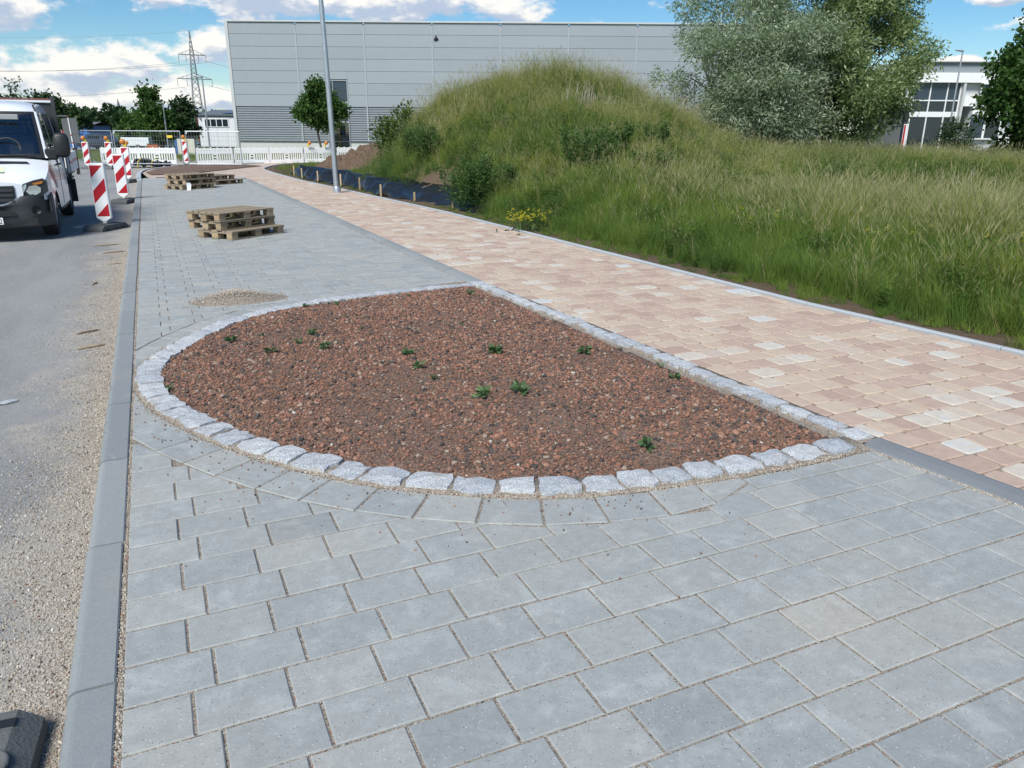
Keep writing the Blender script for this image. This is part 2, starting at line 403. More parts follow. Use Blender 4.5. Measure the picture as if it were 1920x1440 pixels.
def asphalt():
    m, t, b, o = new_mat('dusty_asphalt'); p = t.pos()
    vc = t.vor(p, 150); sp = t.N('ShaderNodeSeparateColor'); t.put(sp.inputs[0], vc)
    c = t.ramp(sp.outputs[0], [(0, (.11, .112, .115)), (.5, (.17, .172, .175)), (.85, (.23, .23, .228)), (1, (.40, .39, .37))])
    sx = t.N('ShaderNodeSeparateXYZ'); t.put(sx.inputs[0], p)
    # pale construction dust over most of the carriageway
    st = t.N('ShaderNodeCombineXYZ'); t.put(st.inputs[0], sx.outputs[0]); t.put(st.inputs[1], t.math('MULTIPLY', sx.outputs[1], .25))
    d = t.smooth(t.noise(st.outputs[0], 1.3, 6, .62), .30, .66)
    c = t.mix(t.math('MULTIPLY_ADD', d, .5, .30), c, (.315, .315, .31, 1))
    warm = t.smooth(t.noise(p, .7, 5, .65), .58, .78)
    c = t.mix(t.math('MULTIPLY', warm, .35), c, (.40, .33, .26, 1))
    # grit swept against the kerb
    gm = t.math('MULTIPLY', t.smooth(t.math('ADD', sx.outputs[0], t.math('MULTIPLY', t.math('SUBTRACT', t.noise(p, 1.5, 6, .7), .5), 1.9)), -.98, -.58), .7)
    g = t.ramp(sp.outputs[1], [(0, (.20, .17, .145)), (.3, (.37, .325, .27)), (.8, (.45, .405, .345)), (1, (.60, .56, .50))])
    c = t.mix(gm, c, g)
    t.put(b.inputs['Base Color'], c); b.inputs['Roughness'].default_value = .88; b.inputs['Specular IOR Level'].default_value = .3
    bump(t, b, t.math('ADD', t.vor(p, 150, 'Distance'), t.noise(p, 14, 3)), .5, .006)
    return m
M_ASPHALT = asphalt()
M_WHITE_PLASTIC = simple('white_plastic', (.86, .86, .85), .45, .06, 3)
M_REFL_WHITE = simple('white_reflective_sheet', (.78, .79, .80), .4, .04, 5)
M_RED = simple('red_reflective_sheet', (.42, .012, .022), .4, .07, 7)
M_RUBBER = simple('recycled_rubber', (.11, .115, .115), .85, .25, 14, bmp=.5, bscale=90)
M_BLACK = simple('black_plastic', (.018, .019, .021), .5, .2, 8)
M_STEEL = simple('galvanised_steel', (.50, .53, .56), .42, .16, 7, metal=.75)
M_STEEL_DULL = simple('dull_zinc', (.36, .38, .40), .55, .12, 5, metal=.5)
M_AMBER = simple('amber_lens', (.55, .19, .015), .25, .1, 9, coat=.5)
M_YELLOW = simple('yellow_plastic', (.70, .52, .05), .5, .08, 9)
def wood(name, c1, c2):
    m, t, b, o = new_mat(name); p = t.obj()
    mp = t.vmath('MULTIPLY', p, (3, 45, 45)); r = t.rnd()
    n = t.noise(t.vmath('ADD', mp, t.vmath('MULTIPLY', t.N('ShaderNodeObjectInfo').outputs['Location'], (7, 7, 7))), 1.0, 5, .65)
    c = t.mix(n, c1, c2); c = t.mix(1, c, t.math('MULTIPLY_ADD', r, .55, .7), 'MULTIPLY')
    c = t.mix(t.math('MULTIPLY', t.smooth(t.noise(p, 9, 4), .6, .75), .4), c, (.10, .085, .07, 1))
    t.put(b.inputs['Base Color'], c); b.inputs['Roughness'].default_value = .85; b.inputs['Specular IOR Level'].default_value = .2
    bump(t, b, n, .4, .004); return m
M_WOOD = wood('weathered_pallet_board', (.17, .13, .09, 1), (.40, .33, .24, 1))
M_BLOCK = wood('pallet_chip_block', (.24, .17, .10, 1), (.46, .36, .24, 1))
M_STAKE = wood('fresh_pine_stake', (.42, .30, .16, 1), (.58, .45, .28, 1))
M_SOIL = tinted('brown_soil', [(0, (.105, .070, .048)), (1, (.15, .105, .075))], .95, 3, .3, (60, .6, 1.4), 30, .9, .03)
M_BARK = simple('tree_bark', (.13, .105, .08), .9, .3, 8, bmp=.6, bscale=30)
# ================================================================== THE SETTING
XR = [(-6, 4.45), (0, 4.02), (2.16, 3.9), (2.93, 3.80), (5, 3.72), (8.4, 3.52), (17.3, 3.42), (29.7, 3.24), (31.2, 3.22)]      # footpath side of the middle kerb
XE = [(-8, 8.0), (-3, 7.25), (0, 6.85), (3.8, 6.43), (6, 6.2), (10.8, 6.06), (16.6, 5.88), (21, 5.52), (24, 5.28), (28.7, 4.86), (34, 4.66), (37, 4.65), (38.5, 4.78),
      (40.8, 5.4), (42.5, 6.1), (44, 7.2), (45.2, 9), (46.2, 12), (47.5, 18), (49, 30)]                       # meadow edge of the footpath
xr = lambda y: lerp_table(XR, y)
xe = lambda y: lerp_table(XE, y)
def in_view(X, Y, mx=160):
    cx, d = bearing(X, Y)
    if d < .6: return False
    p = math.atan(475 / 1437); zc = d * math.cos(p) + CAM_H * math.sin(p); u = 1437 * cx / zc
    v = 1437 * (-d * math.sin(p) + CAM_H * math.cos(p)) / zc
    return abs(u) < 960 + mx and v < 720 + mx
def sheet(name, poly, z, m, kind='structure', parent=None):
    o = MB().add([(x, y, z) for x, y in poly], [list(range(len(poly)))]).build(name, m, parent)
    if not parent: tag(o, kind=kind)
    return o

# far ground: rough grass to the horizon
def field_mat():
    m, t, b, o = new_mat('field_grass'); p = t.pos()
    n = t.noise(p, .05, 5, .6); n2 = t.noise(p, 1.2, 5, .7)
    c = t.ramp(n, [(.3, (.055, .085, .028)), (.5, (.085, .115, .04)), (.7, (.14, .15, .06))])
    c = t.mix(1, c, t.math('MULTIPLY_ADD', n2, 1.0, .5), 'MULTIPLY')
    t.put(b.inputs['Base Color'], c); b.inputs['Roughness'].default_value = 1; b.inputs['Specular IOR Level'].default_value = .1
    bump(t, b, t.noise(p, 9, 4, .7), 1, .1); return m
M_FIELD = field_mat()
sheet('ground', [(-1500, -200), (1500, -200), (1500, 2200), (-1500, 2200)], -.16, M_FIELD)
road = sheet('road', [(-6.6, -8), (-.44, -8), (-.44, 30), (-.52, 36), (-.1, 39.5), (1.0, 41.9), (3.0, 43.2), (6, 45.6), (14, 49), (40, 54), (40, 60), (10, 57), (0, 56),
                      (-3, 70), (-6, 110), (-11, 110), (-8.5, 60), (-9, 50), (-7.2, 44), (-6.6, 36)], -.10, M_ASPHALT)

# ---- planting bed outline (outer line of the granite border)
OUT = [(3.62, 2.90), (3.08, 2.89), (2.49, 2.92), (1.94, 3.00), (1.55, 3.12), (1.19, 3.32), (.85, 3.58), (.53, 3.93), (.24, 4.36), (-.02, 4.86), (-.20, 5.36), (-.285, 5.85), (-.27, 6.26),
       (-.10, 6.72), (.17, 7.22), (.55, 7.70), (1.06, 8.06), (1.75, 8.30), (2.45, 8.40), (3.0, 8.45), (3.36, 8.46)]
def catmull(P, n=8):
    P = [Vector(p) for p in P]; out = []
    for i in range(len(P) - 1):
        p0 = P[max(i - 1, 0)]; p1 = P[i]; p2 = P[i + 1]; p3 = P[min(i + 2, len(P) - 1)]
        for k in range(n):
            t = k / n
            out.append(.5 * ((2 * p1) + (p2 - p0) * t + (2 * p0 - 5 * p1 + 4 * p2 - p3) * t * t + (3 * p1 - p0 - 3 * p2 + p3) * t ** 3))
    out.append(P[-1]); return out
ARC = catmull(OUT)
ARC_S = [0]
for a, b in zip(ARC, ARC[1:]): ARC_S.append(ARC_S[-1] + (b - a).length)
def arc_at(s):
    """point and inward normal on the bed outline"""
    s = min(max(s, 0), ARC_S[-1] - 1e-6); i = int(np.searchsorted(ARC_S, s, 'right') - 1); i = min(i, len(ARC) - 2)
    t = (s - ARC_S[i]) / max(1e-9, ARC_S[i + 1] - ARC_S[i]); p = ARC[i].lerp(ARC[i + 1], t)
    a = ARC[max(i - 3, 0)]; b = ARC[min(i + 4, len(ARC) - 1)]; d = (b - a).normalized()
    return p, Vector((d.y, -d.x))          # outline runs clockwise seen from above: the bed lies to its right
INNER = [arc_at(s)[0] + arc_at(s)[1] * .19 for s in np.linspace(0, ARC_S[-1], 90)]
BEDPOLY = [(p.x, p.y) for p in INNER if p.x < xr(p.y) - .195]
def poly_dist(px, py, poly):
    """signed distance (positive inside) to a closed polygon, vectorised"""
    px = np.asarray(px); py = np.asarray(py); ins = np.zeros(px.shape, bool); dm = np.full(px.shape, 1e9)
    for (x0, y0), (x1, y1) in zip(poly, poly[1:] + poly[:1]):
        c = (y0 > py) != (y1 > py); ins ^= c & (px < (x1 - x0) * (py - y0) / (y1 - y0 + 1e-12) + x0)
        dx, dy = x1 - x0, y1 - y0; L = dx * dx + dy * dy + 1e-12
        t = np.clip(((px - x0) * dx + (py - y0) * dy) / L, 0, 1); dm = np.minimum(dm, np.hypot(px - x0 - t * dx, py - y0 - t * dy))
    return np.where(ins, dm, -dm)

# ---- grey block paving of the parking bay
bay = tag(MB().add([(-.31, -4, -.0062), (xr(-4) - .17, -4, -.0062)] + [(xr(y) - .17, y, -.0062) for y in (0, 2.16, 2.93, 5, 8.4, 17.3, 29.7, 31.2)] + [(-.31, 31.2, -.0062)],
                   [list(range(11))]).build('parking_bay', M_GRIT), kind='structure')
def band_w(p):
    return .275 if p.x < 2.3 else max(0.02, .275 * (1 - (p.x - 2.3) / .5))
BAND = []
for s in np.arange(.0, ARC_S[-1] + .1, .27):
    p, n = arc_at(s)
    w = band_w(p) if p.y < 6 else .22
    BAND.append(p - n * (w + .012))
greys = []        # polygons
JG = .0042
def box_poly(x0, x1, y0, y1): return [(x0 + JG, y0 + JG), (x1 - JG, y0 + JG), (x1 - JG, y1 - JG), (x0 + JG, y1 - JG)]
BANDC = [(p.x, p.y) for p in BAND] + [(4.6, 8.7), (4.6, 2.6)]
PY = .2143; PX = .297
cells = []
for k in range(-22, 137):
    y0 = 2.098 + PY * k; off = -.085 if k % 2 == 0 else -.008
    if y0 < -1.2: continue
    j0 = int((-.31 - off) / PX) - 1
    for j in range(j0, j0 + 18):
        x0 = off + PX * j; xl, xh = max(x0, -.295), min(x0 + PX, xr(y0 + .1) - .185)
        if xh - xl < .035: continue
        cells.append((xl, xh, y0, y0 + PY))
cx_ = np.array([(c[0] + c[1]) / 2 for c in cells]); cy_ = np.array([(c[2] + c[3]) / 2 for c in cells])
sd = poly_dist(cx_, cy_, BANDC)
for c, s_ in zip(cells, sd):
    poly = box_poly(*c)
    if s_ > .2: continue
    if s_ > -.2:
        m_ = ((c[0] + c[1]) / 2, (c[2] + c[3]) / 2); best = None
        for a, b in zip(BAND, BAND[1:]):
            d = (b - a); L = d.length; d /= L; t = min(max((Vector(m_) - a).dot(d), 0), L); q = a + d * t
            r_ = (Vector(m_) - q).length
            if best is None or r_ < best[0]: best = (r_, q, Vector((-d.y, d.x)))
        poly = clip(poly, best[1] + best[2] * JG, best[2]); poly = clean(poly)
        if len(poly) < 3 or abs(area(poly)) < .0035: continue
    greys.append(poly)
# border course laid along the granite
s = .95
while s < ARC_S[-1] - .4:
    L = .285 + random.uniform(-.02, .02); p, n = arc_at(s + .006); q, n2 = arc_at(s + L - .006)
    w0 = (band_w(p) if p.y < 6 else .22); w1 = (band_w(q) if q.y < 6 else .22)
    if min(w0, w1) > .05:
        poly = [tuple(p - n * .022), tuple(q - n2 * .022), tuple(q - n2 * (w1 + .006)), tuple(p - n * (w0 + .006))]
        if area(poly) < 0: poly = poly[::-1]
        poly = clean(clip(poly, (-.295, 0), (1, 0)))
        if len(poly) >= 3 and abs(area(poly)) > .004: greys.append(poly)
    s += L
def paver_mesh(mb, poly, z, bev, tilt=(0, 0)):
    c = (sum(p[0] for p in poly) / len(poly), sum(p[1] for p in poly) / len(poly)); n0 = len(mb.v)
    mb.prism(poly, z - .035, z, 0, None, bev)
    for i in range(n0, len(mb.v)):
        v = mb.v[i]; mb.v[i] = (v[0], v[1], v[2] + (v[0] - c[0]) * tilt[0] + (v[1] - c[1]) * tilt[1])
    return c
def lay(polys, parent, m, bev, tints, zs, limit=300):
    cs = [(sum(p[0] for p in q) / len(q), sum(p[1] for p in q) / len(q)) for q in polys]
    vis = [i for i in range(len(polys)) if in_view(*cs[i])]
    vis.sort(key=lambda i: cs[i][0] ** 2 + cs[i][1] ** 2); own = set(vis[:limit]); rest = MB(); rt = []
    for i, q in enumerate(polys):
        tl = (random.gauss(0, .004), random.gauss(0, .004))
        if i in own:
            mb = MB(); paver_mesh(mb, q, zs[i], bev, tl)
            c = cs[i]; mb.v = [(v[0] - c[0], v[1] - c[1], v[2]) for v in mb.v]
            mb.build('paver', m, parent, (c[0], c[1], 0), attrs={'tint': [tints[i]] * len(mb.f)})
        else:
            f0 = len(rest.f); paver_mesh(rest, q, zs[i], bev, tl); rt += [tints[i]] * (len(rest.f) - f0)
    tag(rest.build('distant_pavers', m, parent, attrs={'tint': rt}), kind='stuff')
lay(greys, bay, M_GREY, .0045, [min(1, max(0, random.gauss(.5, .17))) for _ in greys], [random.gauss(0, .0012) for _ in greys])

# ---- rose-beige footpath
pts_l = [(xr(y), y) for y in (-4, 0, 2.16, 2.93, 5, 8.4, 17.3, 29.7, 31.2)]; pts_r = [(xe(y), y) for y in (31.2, 28.7, 24, 21, 16.6, 10.8, 6, 3.8, 0, -4)]
path = tag(MB().add([(x, y, -.0075) for x, y in pts_r[::-1] + pts_l[::-1]], [list(range(len(pts_l) + len(pts_r)))]).build('footpath', M_GRIT), kind='structure')
def round_rect(x0, x1, y0, y1, r, n=3, wob=.004):
    out = []
    for cx, cy, a0 in ((x1 - r, y0 + r, -90), (x1 - r, y1 - r, 0), (x0 + r, y1 - r, 90), (x0 + r, y0 + r, 180)):
        for k in range(n):
            a = R(a0 + 90 * k / (n - 1)); out.append((cx + r * math.cos(a) + random.uniform(-wob, wob), cy + r * math.sin(a) + random.uniform(-wob, wob)))
    return out
pinks = []; y = -1.0
while y < 31.1:
    h = .2; x = xr(y + .1) + .012; end = xe(y + .1) - .012; first = True
    while x < end - .05:
        w = random.choice((.16, .2, .2, .2, .24, .24)) if not first else random.choice((.1, .14, .2, .24)); first = False
        if end - (x + w) < .07: w = end - x
        if y > 14: pinks.append(round_rect(x + .0055, x + w - .0055, y + .0055, y + h - .0055, .022, 2, .003))
        else: pinks.append(round_rect(x + .005, x + w - .005, y + .005, y + h - .005, .026, 3, .004))
        x += w
    y += h
def pink_tint(q):
    v = mnoise.noise((q[0][0] * .35, q[0][1] * .25, 3.0)); r_ = random.random()
    pale = .07 + .24 * max(0, v + .05)
    if r_ < pale: return random.uniform(.76, .95)
    if r_ > .995: return 1.0
    return min(.74, max(0, random.gauss(.33, .19)))
lay(pinks, path, M_PINK, .006, [pink_tint(q) for q in pinks], [.004 + random.gauss(0, .0018) for _ in pinks])
def far_path_mat():
    m, t, b, o = new_mat('far_rose_paving'); p = t.pos()
    n = t.N('ShaderNodeTexBrick'); t.put(n.inputs['Vector'], p); n.inputs['Scale'].default_value = 1; n.inputs['Brick Width'].default_value = .2; n.inputs['Row Height'].default_value = .2
    n.inputs['Mortar Size'].default_value = .006; n.inputs['Color1'].default_value = (.43, .32, .26, 1); n.inputs['Color2'].default_value = (.54, .45, .36, 1); n.inputs['Mortar'].default_value = (.38, .31, .25, 1)
    t.put(b.inputs['Base Color'], t.mix(1, n.outputs[0], t.math('MULTIPLY_ADD', t.noise(p, 2, 5), .3, .85), 'MULTIPLY')); b.inputs['Roughness'].default_value = .9; return m
M_FARPATH = far_path_mat()
sheet('footpath_bend', [(-.05, 31.45), (3.22, 31.25), (xe(31.2), 31.22)] + [(xe(yy) + .0, yy) for yy in (34, 37, 38.5, 40.8, 42.5, 44, 45.2, 46.2, 47.5)] +
      [(18, 49.6), (11, 48.1), (7.2, 46.3), (4.5, 43.6), (2.9, 42.6), (1.2, 41.6), (0, 39.4), (-.3, 36)], -.004, M_FARPATH)

# ---- kerbs: each stone its own piece
def extrude_profile(prof, path_pts, mb):
    """profile (offset to the right, z) swept along a plan polyline"""
    n = len(prof); vs = []
    for i, p in enumerate(path_pts):
        a = Vector(path_pts[max(i - 1, 0)]); b = Vector(path_pts[min(i + 1, len(path_pts) - 1)]); d = (b - a).normalized(); nr = Vector((d.y, -d.x))
        for o_, z in prof: vs.append((p[0] + nr.x * o_, p[1] + nr.y * o_, z))
    fs = [(i * n + k, (i + 1) * n + k, (i + 1) * n + k + 1, i * n + k + 1) for i in range(len(path_pts) - 1) for k in range(n - 1)]
    mb.add(vs, fs, 0, False); mb.add(vs[:n], [list(range(n))], 0); mb.add(vs[-n:], [list(range(n))[::-1]], 0)
kerb = tag(MB().box((-.39, 14, -.3), (.12, 36, .2)).build('kerb', M_KERB), kind='structure')
def kerb_prof(w, zt, r=.05, zb=-.2):
    return [(0, zb), (0, zt - r)] + [(r - r * math.cos(R(a)), zt - r + r * math.sin(R(a))) for a in (12, 24, 36, 48, 60, 75, 90)] + [(w - .006, zt), (w, zt - .006), (w, zb)]
y = -1.1
k_ = 0
while y < 30:
    L = 1.0; z = .006 + random.gauss(0, .002); dx = random.gauss(0, .002)
    mb = MB(); extrude_profile(kerb_prof(.15, z, .04), [(0, -.4945), (0, .4945)], mb)
    mb.build('kerb_stone', M_KERB, kerb, (-.46 + dx, y + 1.053, 0))
    y += L
cur = [(-.46, 30.5), (-.50, 33.5), (-.48, 36), (-.30, 38.2), (.15, 39.9), (.9, 41.2), (1.9, 42.1), (3.2, 43.0), (4.8, 44.2), (6.6, 45.6), (9.5, 47.3), (14, 49)]
cc = catmull(cur, 4)
far_kerb = tag(MB().box((-.42, 32, -.3), (.08, 2, .1)).build('curved_kerb', M_KERB_LIGHT), kind='structure')
for i in range(0, len(cc) - 3, 3):
    mb = MB(); extrude_profile(kerb_prof(.16, .035, .03), [tuple(p) for p in cc[i:i + 4]], mb); mb.build('kerb_stone', M_KERB_LIGHT, far_kerb)
# cross kerb closing the bay
for i in range(4):
    mb = MB(); extrude_profile(kerb_prof(.12, .03, .02), [(-.28 + i * .87, 31.42 - i * .04), (-.28 + (i + 1) * .87 - .01, 31.42 - (i + 1) * .04)], mb); mb.build('kerb_stone', M_KERB_LIGHT, far_kerb)
# middle kerb: dark smooth stones in front, grey ones behind the bed
mid = tag(MB().box((3.6, 30.6, -.2), (.1, .4, .1)).build('middle_kerb', M_KERB), kind='structure')
mid_prof = [(0, -.15), (0, -.006), (.014, .004), (.07, .016), (.13, .020), (.160, .016), (.168, .008), (.168, -.15)]
for y in [-2.05 + k for k in range(5)] + [8.46 + k for k in range(22)]:
    y1 = min(y + 1.0, 31.2)
    mb = MB(); extrude_profile(mid_prof, [(xr(y + .003) - .17, y + .003), (xr(y1 - .003) - .17, y1 - .003)], mb)
    mb.build('kerb_stone', M_KERB_DARK if y < 3 else M_KERB, mid)
# slim edging at the meadow
edge = tag(MB().box((6.1, 6, -.2), (.03, .5, .1)).build('path_edging', M_KERB_LIGHT), kind='structure')
y = -3.0
while y < 47:
    y1 = y + 1.0; n = 3
    mb = MB(); extrude_profile([(0, -.15), (0, .018), (.008, .026), (.062, .026), (.07, .018), (.07, -.15)], [(xe(y + .004 + (y1 - y - .008) * k / n), y + .004 + (y1 - y - .008) * k / n) for k in range(n + 1)], mb)
    mb.build('edging_stone', M_KERB_LIGHT, edge); y = y1

# ---- planting bed: soil, granite border, red gravel
def bed_h(X, Y):
    d = np.clip(poly_dist(X, Y, BEDPOLY), 0, 1.2)
    w = np.array([mnoise.noise((float(a) * .9, float(b) * .9, 1.7)) for a, b in zip(np.ravel(X), np.ravel(Y))]).reshape(np.shape(X))
    return .012 + .085 * (1 - np.exp(-d / .55)) + .016 * w
gx, gy = np.meshgrid(np.linspace(-.35, 3.75, 70), np.linspace(2.8, 8.6, 96))
gz = bed_h(gx, gy); gz = np.where(poly_dist(gx, gy, BEDPOLY) < -.06, -.09, gz)
V = np.stack([gx, gy, gz], -1).reshape(-1, 3); ny, nx = gx.shape
F = [[j * nx + i, j * nx + i + 1, (j + 1) * nx + i + 1, (j + 1) * nx + i] for j in range(ny - 1) for i in range(nx - 1)]
sdc = poly_dist(gx[:-1, :-1] + .03, gy[:-1, :-1] + .03, BEDPOLY).ravel(); F = np.array(F)[sdc > -.11]
def gravel_soil():
    m, t, b, o = new_mat('red_gravel_fines'); p = t.pos()
    vc = t.vor(p, 95); sp = t.N('ShaderNodeSeparateColor'); t.put(sp.inputs[0], vc)
    c = t.ramp(sp.outputs[0], [(0, (.07, .05, .042)), (.3, (.155, .098, .072)), (.7, (.205, .125, .092)), (1, (.28, .19, .145))])
    c = t.mix(t.math('MULTIPLY', t.smooth(t.noise(p, 1.6, 5, .6), .5, .68), .55), c, (.24, .175, .13, 1))
    t.put(b.inputs['Base Color'], c); b.inputs['Roughness'].default_value = .95; bump(t, b, t.vor(p, 95, 'Distance'), 1, .012); return m
M_FINES = gravel_soil()
bed = tag(link('planting_bed', raw_mesh('planting_bed', V, F, M_FINES, smooth=True)), kind='structure')
M_MORTAR = simple('sandy_mortar', (.34, .30, .25), .95, .2, 20, bmp=.7, bscale=120)
def sett(p0, p1, q0, q1, zt, parent):
    """rough granite block on the plan quad p0 p1 (outer) q1 q0 (inner)"""
    mb = MB(); nu, nv = 5, 4; P = [[None] * nu for _ in range(nv)]; sd_ = random.random() * 50
    for j in range(nv):
        for i in range(nu):
            u, v = i / (nu - 1), j / (nv - 1)
            a = p0.lerp(p1, u); b = q0.lerp(q1, u); q = a.lerp(b, v)
            rim = 1 if (i in (0, nu - 1) or j in (0, nv - 1)) else 0; cor = 1 if (i in (0, nu - 1) and j in (0, nv - 1)) else 0
            jit = .011; c = p0.lerp(q1, .5)
            q = q + (c - q) * (.045 * cor) + Vector((random.uniform(-jit, jit), random.uniform(-jit, jit)))
            z = zt - .0045 * rim - .004 * cor + .009 * mnoise.noise((q.x * 13 + sd_, q.y * 13, sd_)) + random.uniform(-.0035, .0035)
            P[j][i] = (q.x, q.y, z)
    vs = [P[j][i] for j in range(nv) for i in range(nu)]
    fs = [(j * nu + i, j * nu + i + 1, (j + 1) * nu + i + 1, (j + 1) * nu + i) for j in range(nv - 1) for i in range(nu - 1)]
    ring = [i for i in range(nu)] + [j * nu + nu - 1 for j in range(1, nv)] + [(nv - 1) * nu + i for i in range(nu - 2, -1, -1)] + [j * nu for j in range(nv - 2, 0, -1)]
    c = sum((Vector(vs[i]) for i in ring), Vector()) / len(ring); base = len(vs)
    for i in ring:
        d = Vector(vs[i]) - c; vs.append((c.x + d.x * 1.04, c.y + d.y * 1.04, -.05))
    n = len(ring); fs += [(ring[k], base + k, base + (k + 1) % n, ring[(k + 1) % n]) for k in range(n)]
    a2 = (vs[1][0] - vs[0][0]) * (vs[nu][1] - vs[0][1]) - (vs[1][1] - vs[0][1]) * (vs[nu][0] - vs[0][0])
    if a2 < 0: fs = [f[::-1] for f in fs]
    mb.add([(v[0] - c.x, v[1] - c.y, v[2]) for v in vs], fs, 0, False)
    mb.build('sett', M_GRANITE, parent, (c.x, c.y, 0), attrs={'tint': [random.random()] * len(mb.f)})
# mortar strip under the setts
mo = MB()
for a, b in zip(np.linspace(0, ARC_S[-1], 120)[:-1], np.linspace(0, ARC_S[-1], 120)[1:]):
    (p, n), (q, m2) = arc_at(a), arc_at(b)
    z = .014 if p.y < 6.2 else .012
    P = [tuple(p - n * .02) + (-.004,), tuple(q - m2 * .02) + (-.004,), tuple(q + m2 * .02) + (z,), tuple(p + n * .02) + (z,), tuple(q + m2 * .17) + (z,), tuple(p + n * .17) + (z,), tuple(q + m2 * .185) + (-.03,), tuple(p + n * .185) + (-.03,)]
    mo.add(P, [(0, 3, 2, 1), (3, 5, 4, 2), (5, 7, 6, 4)], 0, True)
for a, b in zip(np.linspace(2.95, 8.45, 30)[:-1], np.linspace(2.95, 8.45, 30)[1:]):
    x0, x1 = xr(a), xr(b); z = .012
    P = [(x0 - .005, a, -.01), (x1 - .005, b, -.01), (x1 - .01, b, z), (x0 - .01, a, z), (x1 - .175, b, z), (x0 - .175, a, z), (x1 - .185, b, -.03), (x0 - .185, a, -.03)]
    mo.add(P, [(0, 1, 2, 3), (3, 2, 4, 5), (5, 4, 6, 7)], 0, True)
mo.build('mortar', M_GRIT, bed)
s = .06
while s < ARC_S[-1] - .05:
    p, n = arc_at(s); near = p.y < 4.9
    L = random.uniform(.19, .255) if near else random.uniform(.13, .19) if p.y < 6.6 else random.uniform(.17, .25)
    g = .008 if not near else random.uniform(.008, .014)
    (a, na_), (b, nb_) = arc_at(s + g), arc_at(s + L - g)
    w = .178 + random.uniform(-.012, .006)
    if b.x < xr(b.y) - .12 or s < .3: sett(a + na_ * .008, b + nb_ * .008, a + na_ * w, b + nb_ * w, random.uniform(.024, .033), bed)
    s += L
y = 2.98
while y < 8.4:
    L = random.uniform(.18, .26); g = random.uniform(.006, .012); x0, x1 = xr(y), xr(y + L); w = random.uniform(.172, .192)
    o_ = random.uniform(.03, .075)
    sett(Vector((x0 - w, y + g)), Vector((x1 - w, y + L - g)), Vector((x0 - o_, y + g)), Vector((x1 - o_, y + L - g)), random.uniform(.024, .034), bed)
    y += L

# stones
def stone_mesh(name, m, seed, flat=.6, n=1):
    bm = bmesh.new(); bmesh.ops.create_icosphere(bm, subdivisions=1, radius=.5); r_ = random.Random(seed)
    off = Vector((r_.random() * 9, r_.random() * 9, r_.random() * 9))
    for v in bm.verts:
        k = 1 + .45 * mnoise.noise(v.co * 2.1 + off); v.co = Vector((v.co.x * k, v.co.y * k * .8, v.co.z * k * flat))
    me = bpy.data.meshes.new(name); bm.to_mesh(me); bm.free(); me.materials.append(m); return me
M_RSTONE = tinted('red_gravel_stone', [(0, (.035, .033, .036)), (.10, (.085, .075, .07)), (.2, (.15, .085, .062)), (.45, (.225, .115, .078)), (.7, (.29, .145, .098)), (.88, (.33, .20, .145)), (.97, (.30, .25, .20)), (1, (.50, .47, .43))],
                  .85, 60, .2, None, 300, .3, .002, inst=True)
RST = [stone_mesh('gravel_stone', M_RSTONE, i) for i in range(4)]
N = 140000
X = rng.uniform(-.3, 3.7, N); Y = rng.uniform(2.9, 8.5, N)
keep = poly_dist(X, Y, BEDPOLY) > -.015; X, Y = X[keep], Y[keep]
Z = bed_h(X, Y) if len(X) < 1 else None
# height by bilinear lookup on the bed grid
def grid_lookup(gx, gy, gz, X, Y):
    fx = (X - gx[0, 0]) / (gx[0, 1] - gx[0, 0]); fy = (Y - gy[0, 0]) / (gy[1, 0] - gy[0, 0])
    i = np.clip(fx.astype(int), 0, gx.shape[1] - 2); j = np.clip(fy.astype(int), 0, gx.shape[0] - 2); u = fx - i; v = fy - j
    return gz[j, i] * (1 - u) * (1 - v) + gz[j, i + 1] * u * (1 - v) + gz[j + 1, i] * (1 - u) * v + gz[j + 1, i + 1] * u * v
gz2 = bed_h(gx, gy)
Z = grid_lookup(gx, gy, gz2, X, Y)
fines = np.array([mnoise.noise((a * 1.3, b * 1.3, 8.0)) for a, b in zip(X, Y)])
sz = np.exp(rng.normal(math.log(.0128), .45, len(X))); sz = np.clip(sz, .006, .04) * (1 - .25 * np.clip(fines, 0, 1))
k = rng.random(len(X)) < np.where(fines > .15, .45, .85); X, Y, Z, sz = X[k], Y[k], Z[k], sz[k]
tint = np.clip(rng.normal(.5, .26, len(X)), .12, .96); u = rng.random(len(X)); tint = np.where(u < .15, rng.uniform(0, .14, len(X)), tint); tint = np.where(u > .9965, 1, tint)
nb = 700; k = rng.integers(0, len(X), nb); X = np.append(X, X[k] + .01); Y = np.append(Y, Y[k]); Z = np.append(Z, Z[k]); sz = np.append(sz, rng.uniform(.022, .048, nb)); tint = np.append(tint, rng.choice([.04, .08, .15, .3, .6, .8, .95], nb))
tag(scatter('red_gravel', np.stack([X, Y, Z + sz * .18], -1), rng.uniform(-.5, .5, (len(X), 3)) + np.array([0, 0, 1]) * rng.uniform(0, 6.28, (len(X), 1)), sz, tint, rng.integers(0, 4, len(X)), RST, bed), kind='stuff')
